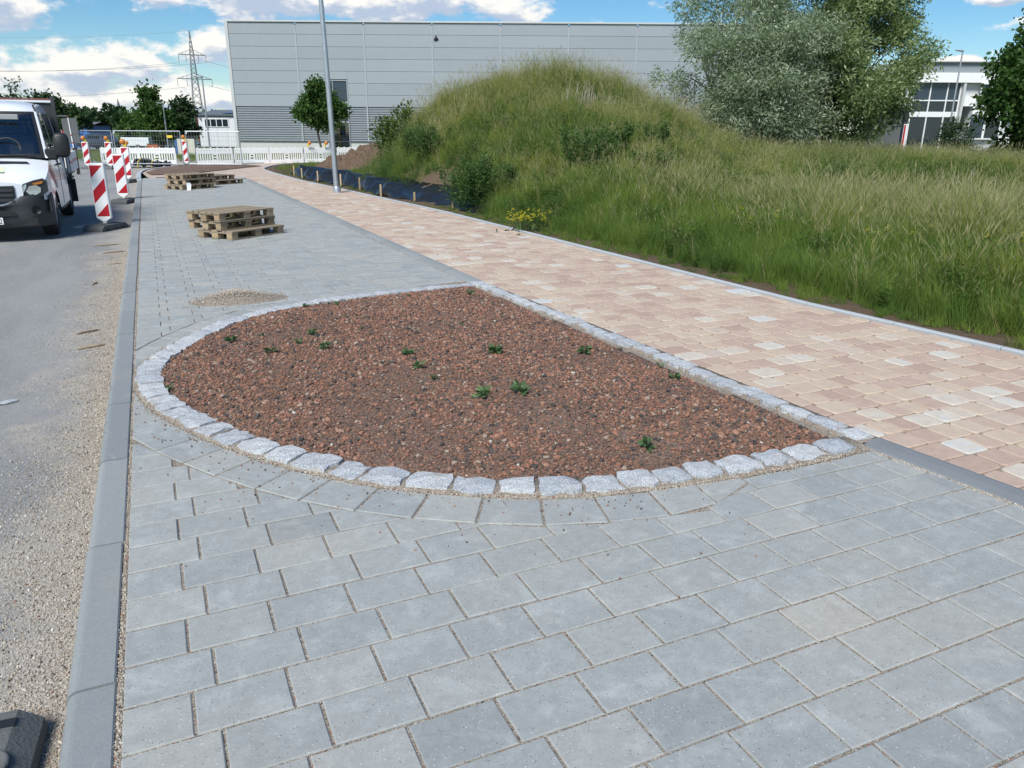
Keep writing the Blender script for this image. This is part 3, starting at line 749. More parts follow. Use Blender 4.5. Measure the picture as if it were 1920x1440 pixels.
# crisp beige chips: along the kerb, in the gaps, spilled heap
M_CHIP = tinted('beige_stone_chip', [(0, (.07, .06, .055)), (.15, (.22, .18, .15)), (.5, (.40, .345, .28)), (.85, (.55, .50, .43)), (.95, (.66, .63, .58)), (1, (.30, .12, .08))], .9, 60, .15, None, 300, .2, .002, inst=True)
CST = [stone_mesh('chip', M_CHIP, 40 + i, .55) for i in range(4)]
def chips(name, X, Y, Z, s0, parent, dark=.06, red=.01):
    n = len(X); sz = np.clip(np.exp(rng.normal(math.log(s0), .35, n)), s0 * .4, s0 * 2.4); u = rng.random(n)
    ti = np.clip(rng.normal(.55, .2, n), .2, .95); ti = np.where(u < dark, 0.02, ti); ti = np.where(u > 1 - red, 1, ti)
    return tag(scatter(name, np.stack([X, Y, Z + sz * .2], -1), rng.uniform(0, 6.28, (n, 3)), sz, ti, rng.integers(0, 4, n), CST, parent), kind='stuff')
n = 70000; Y = 1.6 + 12 * rng.random(n) ** 1.9; e_ = rng.exponential(.17, n); wob = np.array([mnoise.noise((0.3, b * 1.3, 4.0)) for b in Y])
X = -.475 - e_ * (1.25 + 1.5 * wob) * np.where(Y < 5.5, 1.2, .75)
k = (X > -2.2) & (X < -.468); chips('kerb_grit', X[k], Y[k], np.full(k.sum(), -.10), .0065, road, .05, .012)
# joints beside the kerb and round the border
n = 9000; Y = 1.4 + 9 * rng.random(n) ** 1.6; X = rng.normal(-.303, .006, n)
s_ = rng.uniform(.2, ARC_S[-1], 9000); AP = [arc_at(v) for v in s_]; o_ = np.abs(rng.normal(0, .022, 9000))
X2 = np.array([p.x - q.x * o for (p, q), o in zip(AP, o_)]); Y2 = np.array([p.y - q.y * o for (p, q), o in zip(AP, o_)]); k = X2 > -.30
Y3 = -.5 + 3.4 * rng.random(5000); X3 = np.array([xr(v) for v in Y3]) - .182 - np.abs(rng.normal(0, .016, 5000))
chips('joint_grit', np.concatenate([X, X2[k], X3]), np.concatenate([Y, Y2[k], Y3]), np.concatenate([np.full(n, -.006), np.full(k.sum(), .001), np.full(5000, -.002)]), .0055, bay, .06, .015)
# stray crumbs of red and dark gravel on paving
n = 260; s_ = rng.uniform(1.2, ARC_S[-1] * .55, n); AP = [arc_at(v) for v in s_]; o_ = rng.exponential(.22, n)
X = np.array([p.x - q.x * o for (p, q), o in zip(AP, o_)]); Y = np.array([p.y - q.y * o for (p, q), o in zip(AP, o_)]); k = X > -.45
tt = rng.choice([.05, .3, .55, .75], k.sum())
tag(scatter('stray_gravel', np.stack([X[k], Y[k], np.full(k.sum(), .004)], -1), rng.uniform(0, 6.28, (k.sum(), 3)), rng.uniform(.006, .014, k.sum()), tt, rng.integers(0, 4, k.sum()), RST, bay), kind='stuff')

# ---- second bed and brown verge strips at the bend
sd2 = MB(); p2 = [(.02, 34.0), (-.18, 36.2), (.15, 38.4), (.9, 40.1), (2.0, 41.0), (3.6, 41.2), (5.1, 41.0), (4.2, 39.6), (3.2, 37.8), (2.2, 36.0), (1.1, 34.6)]
c2 = (1.6, 38)
sd2.add([(*p, .02) for p in p2] + [(c2[0] + (x - c2[0]) * .72, c2[1] + (y - c2[1]) * .72, .12) for x, y in p2], [(i, i + 1, 11 + i + 1, 11 + i) for i in range(10)] + [(10, 0, 11, 21)] + [list(range(11, 22))], 0, True)
tag(sd2.build('far_planting_bed', M_FINES), kind='structure')
sheet('far_soil_strip', [(.1, 31.7), (3.0, 31.6), (1.0, 32.3), (.2, 32.6)], .004, M_FINES)
tag(MB().add([(6.6, 46.3, -.05), (12, 49, -.05), (20, 51.4, -.05), (20, 52.3, -.02), (12, 50.2, -.02), (6, 47.2, -.02)], [(0, 1, 4, 5), (1, 2, 3, 4)]).build('soil_strip', M_SOIL), kind='structure')

# ---- verge, meadow, mound
PROF = [(-7, .0), (-5.6, .12), (-4.6, .5), (-3.6, 1.75), (-2.45, 2.6), (-1.1, 3.1), (.56, 3.46), (1.8, 3.55), (3.35, 3.2), (5.2, 2.3), (6.4, 1.7), (8.2, 1.1), (10, .8), (13.4, .6), (22, .5), (40, .5)]
PX_ = [t[0] for t in PROF]; PZ_ = [t[1] for t in PROF]; YE = [t[0] for t in XE]; EX = [t[1] for t in XE]
sst = lambda t: (lambda q: q * q * (3 - 2 * q))(np.clip(t, 0, 1))
def fbm(X, Y, s, seed):
    f = np.array([mnoise.fractal((float(a) * s, float(b) * s, seed), 1, 2, 4) for a, b in zip(np.ravel(X), np.ravel(Y))]); return f.reshape(np.shape(X))
def terrain(X, Y, rough=True):
    cx = X * math.cos(YAW) - Y * math.sin(YAW); d = X * math.sin(YAW) + Y * math.cos(YAW); e = X - np.interp(Y, YE, EX)
    x26 = cx * math.cos(YAW) + 29 * math.sin(YAW); y26 = -cx * math.sin(YAW) + 29 * math.cos(YAW); w = np.clip(x26 - np.interp(y26, YE, EX) - .5, 2.5, 16)
    x18 = cx * math.cos(YAW) + 17.5 * math.sin(YAW); y18 = -cx * math.sin(YAW) + 17.5 * math.cos(YAW); e0 = np.maximum(.5, (x18 - np.interp(y18, YE, EX)) * np.clip((cx - 1) / 4, 0, 1))
    tt_ = np.clip((e - e0) / np.maximum(w + .5 - e0, 2.5), 0, 1); h = .94 * np.interp(cx, PX_, PZ_) * (.78 * tt_ ** 1.38 + .22 * sst(tt_))
    h = h * (1 - .8 * sst((d - 32.5) / 9)) * (1 - sst((-7 - cx) / 4))
    return h + .0 * e - .035 * (1 - sst(e / .3))
o_cols = np.concatenate([[.068, .11, .18, .28, .42, .6, .8], np.arange(1.1, 16, .33), np.arange(16.3, 70, 2.2)]); rows = np.concatenate([np.arange(-6, 34, .33), np.arange(34, 49, .5)])
TX = np.array([[xe(y) + o for o in o_cols] for y in rows]); TY = np.repeat(rows[:, None], len(o_cols), 1)
TZ = terrain(TX, TY) + fbm(TX, TY, .33, 6.0) * .16 * np.clip(terrain(TX, TY) / 1.5, 0, 1) + fbm(TX, TY, .9, 2.0) * .05 * np.clip((TX - np.interp(TY, YE, EX)) / .6, .15, 1)
TZ[:, -1] = -.3; nr, nc = TX.shape
F = [[j * nc + i, j * nc + i + 1, (j + 1) * nc + i + 1, (j + 1) * nc + i] for j in range(nr - 1) for i in range(nc - 1)]
def verge_mat():
    m, t, b, o = new_mat('verge_earth'); p = t.pos(); e = t.attr('tint')
    n = t.noise(p, 3, 6, .65); n2 = t.noise(p, 40, 4, .7)
    soil = t.mix(n2, (.085, .058, .04, 1), (.21, .155, .11, 1)); thatch = t.mix(n2, (.045, .05, .02, 1), (.15, .135, .065, 1))
    c = t.mix(t.smooth(t.math('ADD', e, t.math('MULTIPLY', t.math('SUBTRACT', n, .5), .5)), .25, .6), soil, thatch)
    t.put(b.inputs['Base Color'], c); b.inputs['Roughness'].default_value = 1; b.inputs['Specular IOR Level'].default_value = .1
    bump(t, b, t.math('ADD', n2, n), .9, .04); return m
ecen = (TX - np.interp(TY, YE, EX))[:-1, :-1].ravel()
CXc, Dc = TX * math.cos(YAW) - TY * math.sin(YAW), TX * math.sin(YAW) + TY * math.cos(YAW)
bare = np.clip(1 - np.hypot((CXc + 2.5) / 1.5, (Dc - 21.0) / 2.6), 0, 1)[:-1, :-1].ravel() * 1.6
hill = tag(link('meadow_mound', raw_mesh('meadow_mound', np.stack([TX, TY, TZ], -1).reshape(-1, 3), F, verge_mat(), {'tint': np.clip(ecen, 0, 1) * (1 - np.clip(bare, 0, 1))}, True)), kind='structure')
# ================================================================== VEGETATION
def hz(X, Y):
    X = np.atleast_1d(np.asarray(X, float)); Y = np.atleast_1d(np.asarray(Y, float)); t_ = terrain(X, Y); return t_ + fbm(X, Y, .33, 6.0) * .16 * np.clip(t_ / 1.5, 0, 1)
GREEN = [(0, (.078, .14, .03)), (.3, (.13, .21, .04)), (.55, (.205, .255, .048)), (.75, (.30, .295, .082)), (.9, (.40, .35, .145)), (1, (.49, .44, .27))]
M_GRASS = leaf_mat('meadow_grass', GREEN, .4, .6, True, .5)
M_SEED = leaf_mat('grass_seed_heads', [(0, (.17, .20, .075)), (.5, (.28, .28, .14)), (1, (.42, .37, .24))], .3, .7, True, .5)
def tuft(name, n, h0, h1, w, spread, lean, seed, heads=0, curl=.5):
    """grass tuft: tapered curved blades, some carrying seed heads"""
    r_ = random.Random(seed); mb = MB()
    for i in range(n):
        a = r_.random() * 6.283; rad = spread * math.sqrt(r_.random()); x0, y0 = rad * math.cos(a), rad * math.sin(a)
        h = r_.uniform(h0, h1); b = r_.random() * 6.283; L = lean * r_.uniform(.3, 1.3) * h; dx, dy = math.cos(b), math.sin(b)
        px, py = -dy, dx; ww = w * r_.uniform(.7, 1.3); vs = []; head = i < heads
        for k, t in enumerate((0, .4, .75, 1)):
            q = L * t ** (1.6 + curl); z = h * (t - .12 * curl * t * t * (1 if head else 1.6)); hw = ww * .5 * (1, .9, .6, .05)[k] * (.5 if head else 1)
            vs += [(x0 + dx * q - px * hw, y0 + dy * q - py * hw, z), (x0 + dx * q + px * hw, y0 + dy * q + py * hw, z)]
        mb.add(vs, [(0, 1, 3, 2), (2, 3, 5, 4), (4, 5, 7, 6)], 0, True)
        if head:
            tip = Vector(vs[-1]); d = Vector((dx * .5, dy * .5, .8)).normalized(); s_ = Vector((px, py, 0)); e = ww * .75; LL = h * .16
            mb.add([tip - d * LL * .3, tip + s_ * e + d * LL * .25, tip + d * LL, tip - s_ * e + d * LL * .25], [(0, 1, 2, 3)], 1, False)
            s2 = d.cross(s_); mb.add([tip - d * LL * .3, tip + s2 * e + d * LL * .25, tip + d * LL, tip - s2 * e + d * LL * .25], [(0, 1, 2, 3)], 1, False)
    return mb.mesh(name, [M_GRASS, M_SEED])
TUFTS = [tuft('tuft', 52, .35, .75, .0065, .15, .5, 1), tuft('tuft', 52, .30, .65, .0065, .16, .6, 2), tuft('tuft', 46, .45, .95, .006, .14, .45, 3, 11),
         tuft('tuft', 46, .5, 1.0, .006, .16, .5, 4, 16), tuft('tuft', 50, .10, .28, .007, .12, .8, 5), tuft('tuft', 40, .4, .8, .007, .12, .7, 6, 6, .9)]
def broadleaf(name, seed, h, n):
    """upright weed: a few stems with paired narrow leaves"""
    r_ = random.Random(seed); mb = MB()
    for i in range(5):
        a = r_.random() * 6.28; b = Vector((.05 * math.cos(a), .05 * math.sin(a), 0)); t = Vector((.16 * math.cos(a), .16 * math.sin(a), h * r_.uniform(.7, 1)))
        mb.tube([b, b.lerp(t, .5) + Vector((0, 0, .03)), t], [.004, .003, .0015], 3, 0, False)
        for k in range(n):
            q = b.lerp(t, .2 + .8 * k / n); th = k * 2.4 + a; d = Vector((math.cos(th), math.sin(th), .45)) * r_.uniform(.05, .09); u = Vector((-math.sin(th), math.cos(th), 0)) * .013
            mb.add([q, q + d * .5 + u, q + d, q + d * .5 - u], [(0, 1, 2, 3)], 0, False)
    return mb.mesh(name, [M_GRASS])
TUFTS += [broadleaf('weed', 11, .6, 13), tuft('straw', 16, .6, 1.1, .005, .16, .35, 12, 9, .3), tuft('flat_tuft', 44, .3, .6, .0065, .16, 1.6, 13, 0, .2)]
def spread_grass(name, n, region, pick_f, size_f, tint_f):
    cx0, cx1, d0, d1 = region
    cx = rng.uniform(cx0, cx1, n); d = rng.uniform(d0, d1, n); X = cx * math.cos(YAW) + d * math.sin(YAW); Y = -cx * math.sin(YAW) + d * math.cos(YAW)
    e = X - np.interp(Y, YE, EX); k = (e > .16) & (np.abs(cx) < (d + .8) * .78 + .8) & (Y > -5.5) & (Y < 48); X, Y, e, cx, d = X[k], Y[k], e[k], cx[k], d[k]
    n1 = fbm(X, Y, .22, 5.0); n2 = fbm(X, Y, .8, 9.0)
    p = pick_f(e, cx, d, n1, n2); k = p >= 0; X, Y, e, cx, d, n1, n2, p = [v[k] for v in (X, Y, e, cx, d, n1, n2, p)]
    sz = size_f(e, cx, d, n1, n2); ti = np.clip(tint_f(e, cx, d, n1, n2), 0, 1); m = len(X)
    wnd = np.array([mnoise.noise((a * .5, b * .5, 3.3)) for a, b in zip(X, Y)]); rot = np.stack([rng.normal(0, .2, m) + .25 * wnd, rng.normal(0, .2, m) + .2 * wnd, rng.uniform(0, 6.28, m)], -1)
    sz = np.where(p == 6, sz * 1.25, sz); ti = np.where(p == 6, np.clip(ti * .4 + rng.normal(.02, .05, m), 0, 1), ti); ti = np.where(p == 7, .85 + .15 * rng.random(m), ti); sz = sz * (1 + .35 * n2)
    return tag(scatter(name, np.stack([X, Y, hz(X, Y) - .01], -1), rot, sz, ti, p, TUFTS), name.replace('_', ' ') + ' of mixed blades and seed heads', 'grass', kind='stuff')
def bare_patch(cx, d): return np.clip(1 - np.hypot((cx + 2.5) / 1.5, (d - 21.0) / 2.6), 0, 1)
def pick_near(e, cx, d, n1, n2):
    p = rng.choice([0, 0, 1, 1, 5, 2], len(e)); p = np.where((n1 > .05) & (e > 2.5) & (rng.random(len(e)) < .25), 3, p); p = np.where((n1 < -.15) & (p > 1), 0, p); u_ = rng.random(len(e)); p = np.where(u_ < .035, 7, p); p = np.where((u_ > .90) & (n2 > .0), 8, p); p = np.where((n2 < -.22) & (u_ > .4), 6, p)
    p = np.where(e < .55 + .2 * n2, 4, p); p = np.where((e < .55) & (rng.random(len(e)) < .72 - .6 * e + .5 * n2), -1, p); return p
spread_grass('meadow_grass', 30000, (-2, 17, 3, 17), pick_near, lambda e, cx, d, n1, n2: rng.uniform(.7, 1.15, len(e)) * np.interp(e, [.2, .7, 1.8], [.45, .62, .92]) * (1 + .2 * n1),
             lambda e, cx, d, n1, n2: np.minimum(.66, .31 + .16 * n1 + .36 * n2 + rng.normal(0, .13, len(e))))
def pick_mound(e, cx, d, n1, n2):
    p = rng.choice([0, 1, 2, 3, 5], len(e)); b = bare_patch(cx, d); u_ = rng.random(len(e)); p = np.where(u_ < .07, 7, p); p = np.where((u_ > .8) & (n2 > .05), 8, p); p = np.where(((n2 < -.06) | ((d < 24) & (d > 18) & (cx > 3) & (n1 < .12))) & (u_ > .4), 6, p)
    p = np.where((b > .15) & (rng.random(len(e)) < b * 1.9), -1, p); p = np.where((e < .9) & (p >= 0), 4, p); p = np.where((e < 1.4) & (rng.random(len(e)) < .45), -1, p)
    p = np.where((cx < -5.5) & (rng.random(len(e)) < .3), -1, np.where((cx < -5.5) & (p >= 0), 4, p)); return p
spread_grass('mound_grass', 36000, (-14, 22, 15.5, 34), pick_mound, lambda e, cx, d, n1, n2: rng.uniform(.6, 1.1, len(e)) * np.interp(e, [.3, 1.5, 4], [.35, .55, .82]) * (1 - .3 * bare_patch(cx, d)),
             lambda e, cx, d, n1, n2: .31 + .42 * n1 + .42 * n2 + rng.normal(0, .15, len(e)) + .08 * np.exp(-((cx - 3) / 5) ** 2) - .22 * np.clip((-3 - cx) / 2, 0, 1))
spread_grass('bank_grass', 5200, (4, 45, 27, 44), lambda e, cx, d, n1, n2: rng.choice([0, 2, 3, 3, 5], len(e)), lambda e, cx, d, n1, n2: rng.uniform(.6, 1.0, len(e)),
             lambda e, cx, d, n1, n2: .36 + .32 * n1 + .3 * n2 + rng.normal(0, .14, len(e)))
g_ = 420; cxs = rng.uniform(-3.6, 6.5, g_); ds = rng.normal(28.6, 1.0, g_); X = cxs * math.cos(YAW) + ds * math.sin(YAW); Y = -cxs * math.sin(YAW) + ds * math.cos(YAW)
tag(scatter('crest_grass', np.stack([X, Y, hz(X, Y) - .02], -1), np.stack([rng.normal(0, .15, g_), rng.normal(.1, .15, g_), rng.uniform(0, 6.28, g_)], -1), rng.uniform(.8, 1.35, g_), rng.uniform(.35, 1, g_), rng.choice([3, 7, 7, 2], g_), TUFTS), 'tall seeding grass on the crest of the mound', 'grass', kind='stuff')
def lawn(name, poly, n, h, label):
    xs = [p[0] for p in poly]; ys = [p[1] for p in poly]; X = rng.uniform(min(xs), max(xs), n); Y = rng.uniform(min(ys), max(ys), n); k = poly_dist(X, Y, poly) > 0; X, Y = X[k], Y[k]; m = len(X)
    tag(scatter(name, np.stack([X, Y, np.full(m, -.15)], -1), np.stack([rng.normal(0, .1, m), rng.normal(0, .1, m), rng.uniform(0, 6, m)], -1), rng.uniform(.7, 1.3, m) * h, np.clip(rng.normal(.38, .15, m), 0, 1), rng.choice([0, 1, 4], m), TUFTS), label, 'grass', kind='stuff')

def leaf_cloud(P, N_, size, aspect, tint, seed, droop=.25, jitter=.9, fold=True):
    """one leaf blade (two triangles) per point; N_ is the direction it grows towards"""
    g = np.random.default_rng(seed); n = len(P)
    D = N_ + g.normal(0, jitter, (n, 3)); D[:, 2] -= droop; D /= np.linalg.norm(D, axis=1)[:, None] + 1e-9
    U = np.cross(D, g.normal(0, 1, (n, 3))); U /= np.linalg.norm(U, axis=1)[:, None] + 1e-9; s = (size * g.uniform(.6, 1.35, n))[:, None]; w = s * aspect * .5
    A = P; B = P + D * s * .5 + U * w; C_ = P + D * s; E_ = P + D * s * .5 - U * w
    V = np.stack([A, B, C_, E_], 1).reshape(-1, 3); F = np.arange(4 * n).reshape(n, 4)
    return V, F, tint
def crown_points(lobes, n, seed, shell=.45, gaps=1.0, per=10, cl=.22):
    """leaf positions in clumps spread through a set of ellipsoid lobes"""
    g = np.random.default_rng(seed); w = np.array([l[3] * l[4] * l[5] for l in lobes]) ** .7; w /= w.sum(); m = n // per
    k = g.choice(len(lobes), m, p=w); L = np.array(lobes)[k]; d = g.normal(0, 1, (m, 3)); d /= np.linalg.norm(d, axis=1)[:, None]
    r_ = g.random(m) ** shell; off = np.array([mnoise.noise((a * 2.3 + seed, b * 2.3, c * 2.3)) for a, b, c in d + L[:, :3] * .37]); r_ *= 1 + .28 * off
    keep = g.random(m) > gaps * np.clip(-off - .05, 0, 1) * 1.3
    C_ = L[:, :3] + d * L[:, 3:6] * r_[:, None]; C_, d, off, r_ = C_[keep], d[keep], off[keep], r_[keep]; m = len(C_)
    P = np.repeat(C_, per, 0) + g.normal(0, cl, (m * per, 3)); N_ = np.repeat(d, per, 0)
    return P, N_, np.repeat(off, per), np.repeat(r_, per)
def sub_lobes(lobes, k, seed, f=.36):
    g = np.random.default_rng(seed + 77); out = []
    for l in lobes:
        m = (l[3] + l[4] + l[5]) / 3
        for i in range(k):
            d = g.normal(0, 1, 3); d /= np.linalg.norm(d); r_ = g.uniform(.55, .95); q = f * m * g.uniform(.7, 1.25)
            out.append((l[0] + d[0] * l[3] * r_, l[1] + d[1] * l[4] * r_, l[2] + d[2] * l[5] * r_, q * 1.15, q * 1.15, q * .85))
    return out
def make_tree(name, loc, h_trunk, lobes, n, leaf, asp, mat_, label, cat='tree', seed=1, trunk_r=.12, branches=10, cl=.22, droop=.25, group=None, gaps=1.0, per=10, shell=.45, tint0=.45, multi=1, lean=(0, 0), sub=12, vt=.09):
    root = empty(name, loc, 0, label, cat, group); g = random.Random(seed); mb = MB()
    lc = [Vector(l[:3]) for l in lobes]
    for q in range(multi):
        o = Vector((g.uniform(-.25, .25), g.uniform(-.25, .25), 0)) * (multi > 1); top = Vector((lean[0], lean[1], h_trunk)) + o * 1.5
        mid_ = o.lerp(top, .5) + Vector((g.uniform(-.06, .06), g.uniform(-.06, .06), 0)) * h_trunk * .4
        mb.tube([o + Vector((0, 0, -.3)), o + Vector((0, 0, .05)), mid_, top], [trunk_r * 1.3, trunk_r * 1.05, trunk_r * .8, trunk_r * .62], 8)
        for b in range(branches):
            c = g.choice(lc); l = lobes[lc.index(c)]
            d = Vector((g.gauss(0, 1), g.gauss(0, 1), g.gauss(.3, .7))).normalized(); e = c + Vector((d.x * l[3], d.y * l[4], d.z * l[5])) * g.uniform(.55, .95)
            st = mid_.lerp(top, g.uniform(.3, 1)); m1 = st.lerp(e, .5) + Vector((g.uniform(-.1, .1), g.uniform(-.1, .1), g.uniform(0, .2))) * (e - st).length
            rr = trunk_r * g.uniform(.25, .45); mb.tube([st, m1, e], [rr, rr * .55, rr * .12], 5)
            for _ in range(3):
                e2 = e.lerp(m1, g.uniform(.2, .7)); f = e2 + Vector((g.gauss(0, 1), g.gauss(0, 1), g.gauss(.3, .8))).normalized() * g.uniform(.25, .6) * min(l[3:6]); mb.tube([e2, f], [rr * .28, rr * .08], 4)
    mb.build('trunk', M_BARK, root)
    P, N_, off, r_ = crown_points(sub_lobes(lobes, sub, seed) if sub else lobes, n, seed, shell, gaps, per, cl); gg = np.random.default_rng(seed + 5)
    ti = np.clip(tint0 + .35 * off + np.repeat(gg.normal(0, .13, len(P) // per + 1), per)[:len(P)] + gg.normal(0, vt, len(P)), 0, 1)
    V, F, ti = leaf_cloud(P, N_, leaf, asp, ti, seed, droop)
    link('crown', raw_mesh('crown', V, F, mat_, {'tint': ti}), root)
    return root
M_WILLOW = leaf_mat('willow_leaf', [(0, (0.090, 0.140, 0.074)), (.45, (0.189, 0.248, 0.156)), (.75, (0.329, 0.387, 0.281)), (1, (0.560, 0.617, 0.494))], .4)
M_OLIVE = leaf_mat('olive_green_leaf', [(0, (0.072, 0.125, 0.046)), (.45, (0.171, 0.238, 0.099)), (.75, (0.291, 0.356, 0.178)), (1, (0.489, 0.542, 0.344))], .42)
M_MAPLE = leaf_mat('maple_leaf', [(0, (0.024, 0.057, 0.016)), (.5, (0.057, 0.119, 0.030)), (.8, (0.115, 0.189, 0.054)), (1, (0.189, 0.257, 0.095))], .4)
M_DARKLEAF = leaf_mat('dark_leaf', [(0, (0.016, 0.038, 0.016)), (.5, (0.038, 0.074, 0.030)), (1, (0.081, 0.135, 0.047))], .25)
M_BUSH = leaf_mat('bush_leaf', [(0, (0.046, 0.078, 0.023)), (.5, (0.111, 0.163, 0.046)), (1, (0.221, 0.273, 0.104))], .45)
def T(cx, d, z=0): return street(cx, d, z)
gz_ = lambda cx, d: float(hz(*[street(cx, d)[i] for i in (0, 1)])[0])
# trees rotated so that their local x runs across the view
def turned(o): o.rotation_euler = (0, 0, -YAW); return o
turned(make_tree('willow_tree', T(8.9, 31.5, .45), 1.2, [(-.2, 0, 3.6, 2.9, 2.6, 2.9), (-1.6, -.3, 2.4, 1.9, 1.9, 1.8), (1.3, .3, 5.2, 2.6, 2.4, 2.4), (-.8, 0, 5.4, 1.9, 2, 1.7), (1.9, -.2, 2.3, 2.0, 2, 1.9), (.2, -.9, 1.5, 2.6, 1.6, 1.3), (.3, -.8, 3.6, 2.6, 1.8, 2.2)], 90000, .15, .26,
                 M_WILLOW, 'large silvery green willow with narrow leaves right of the grassy mound', seed=3, trunk_r=.16, branches=16, cl=.13, droop=.35, gaps=.5, per=16, shell=.5, multi=3, tint0=.62))
turned(make_tree('ash_tree', T(13.0, 33.2, .4), 1.4, [(0, 0, 4.2, 2.5, 2.4, 3.4), (1.2, -.2, 5.6, 1.9, 1.9, 2.2), (-1.2, -.3, 5.9, 2.3, 2, 2.2), (.7, -.5, 2.4, 2.0, 1.8, 1.9), (-1.1, -.7, 2.2, 2.0, 1.7, 1.7), (1.5, -.3, 3.9, 1.9, 1.8, 1.9), (2.0, 0, 6.5, 1.7, 1.6, 1.9), (.3, 0, 7.2, 2.0, 1.8, 1.6), (.2, -.6, 5.0, 2.2, 1.8, 2.0)], 98000, .15, .36,
                 M_OLIVE, 'tall olive green leafy tree between the silvery willow and white office', seed=4, trunk_r=.17, branches=16, cl=.12, droop=.2, gaps=.5, per=16, shell=.5, multi=2, tint0=.6))
turned(make_tree('maple_tree', T(19.1, 28.5, .45), 1.6, [(0, 0, 3.4, 2.2, 2.1, 2.3), (.4, 0, 5.2, 1.8, 1.8, 2.0), (-1.3, -.2, 2.2, 1.35, 1.3, 1.15), (-.6, -.5, 1.0, 1.6, 1.3, 1.1), (1.2, .2, 2.2, 2, 2, 2)], 52000, .15, .75,
                 M_MAPLE, 'dark green maple with broad leaves at the right edge', seed=5, trunk_r=.14, branches=12, cl=.14, gaps=.6, per=8, droop=.45))
turned(make_tree('street_tree', T(-12.75, 53.5, -.05), 2.2, [(0, 0, 3.35, 1.15, 1.15, 1.1), (-.65, -.1, 3.0, .95, .95, .9), (.7, .1, 2.85, .85, .9, .95), (.05, 0, 3.95, .85, .9, .75)], 16000, .19, .7,
                 M_MAPLE, 'small round crowned street tree leaning before the hall window', seed=6, trunk_r=.085, branches=8, cl=.16, gaps=.6, per=8, droop=.5, lean=(-.35, 0)))
turned(make_tree('lime_tree', T(-30.6, 69, -.1), 1.4, [(0, 0, 2.7, 1.35, 1.3, 1.7), (-.3, 0, 4.0, .8, .8, 1.1), (.6, 0, 1.9, 1.1, 1, 1.0)], 9000, .26, .7, M_MAPLE, 'taller pointed tree of the pair left of the small flat building', seed=7, trunk_r=.1, branches=8, cl=.2, gaps=.7, per=8))
turned(make_tree('lime_tree', T(-29.3, 71, -.1), 1.4, [(0, 0, 2.6, 1.35, 1.3, 1.6), (.4, 0, 3.4, .9, .9, 1.0), (-.5, 0, 2.0, 1.1, 1, 1.0)], 9000, .26, .7, M_DARKLEAF, 'darker round tree of the pair beside the small flat building', seed=8, trunk_r=.1, branches=8, cl=.2, gaps=.7, per=8))
turned(make_tree('roadside_tree', T(-36.2, 66, -.1), 1.0, [(0, 0, 2.2, 1.5, 1.3, 1.5), (-1.1, 0, 2.4, 1.3, 1.3, 1.8), (-2.2, 0, 2.8, 1.5, 1.3, 2.0)], 8000, .28, .7, M_DARKLEAF, 'dark hedge-like tree directly behind the white van', seed=9, trunk_r=.1, branches=8, cl=.2, per=8))
turned(make_tree('birch_sapling', T(-27.0, 44, -.1), 2.6, [(0, 0, 3.4, .55, .5, .8), (.25, 0, 4.0, .3, .3, .5), (-.6, 0, 3.2, .5, .4, .35)], 420, .2, .4, M_DARKLEAF, 'thin wispy sapling whose top shows above the van roof', seed=10, trunk_r=.03, branches=7, cl=.12, per=5, droop=.6, sub=0))
turned(make_tree('roadside_tree', T(-33.6, 72, -.1), 1.0, [(0, 0, 1.9, 1.5, 1.3, 1.3), (1.0, 0, 1.4, 1.2, 1, .9)], 5000, .28, .7, M_MAPLE, 'rounded green tree behind the grey sign backs', seed=11, trunk_r=.1, branches=6, cl=.2, per=8))
# shrubs
turned(make_tree('leafy_bush', T(-4.3, 30.2, .3), .5, [(0, 0, 1.05, .75, .7, .95), (-.45, 0, 1.35, .55, .5, .6), (.45, 0, 1.5, .6, .5, .7), (-.1, -.2, .5, .6, .5, .5), (.25, 0, 2.0, .3, .3, .35)], 5200, .12, .6, M_BUSH, 'leafy bush at the left foot of the mound', 'bush', seed=12, trunk_r=.04, branches=9, cl=.11, gaps=.8, per=8, multi=2, sub=0))
turned(make_tree('yew_bush', T(21.9, 40, .45), .4, [(0, 0, 1.0, .85, .8, 1.0), (.6, 0, .5, .6, .6, .5), (-.3, 0, 1.5, .4, .4, .5)], 5000, .13, .35, M_DARKLEAF, 'dark brownish green evergreen bush before the white office', 'bush', seed=13, trunk_r=.05, branches=8, cl=.1, per=8, sub=0))
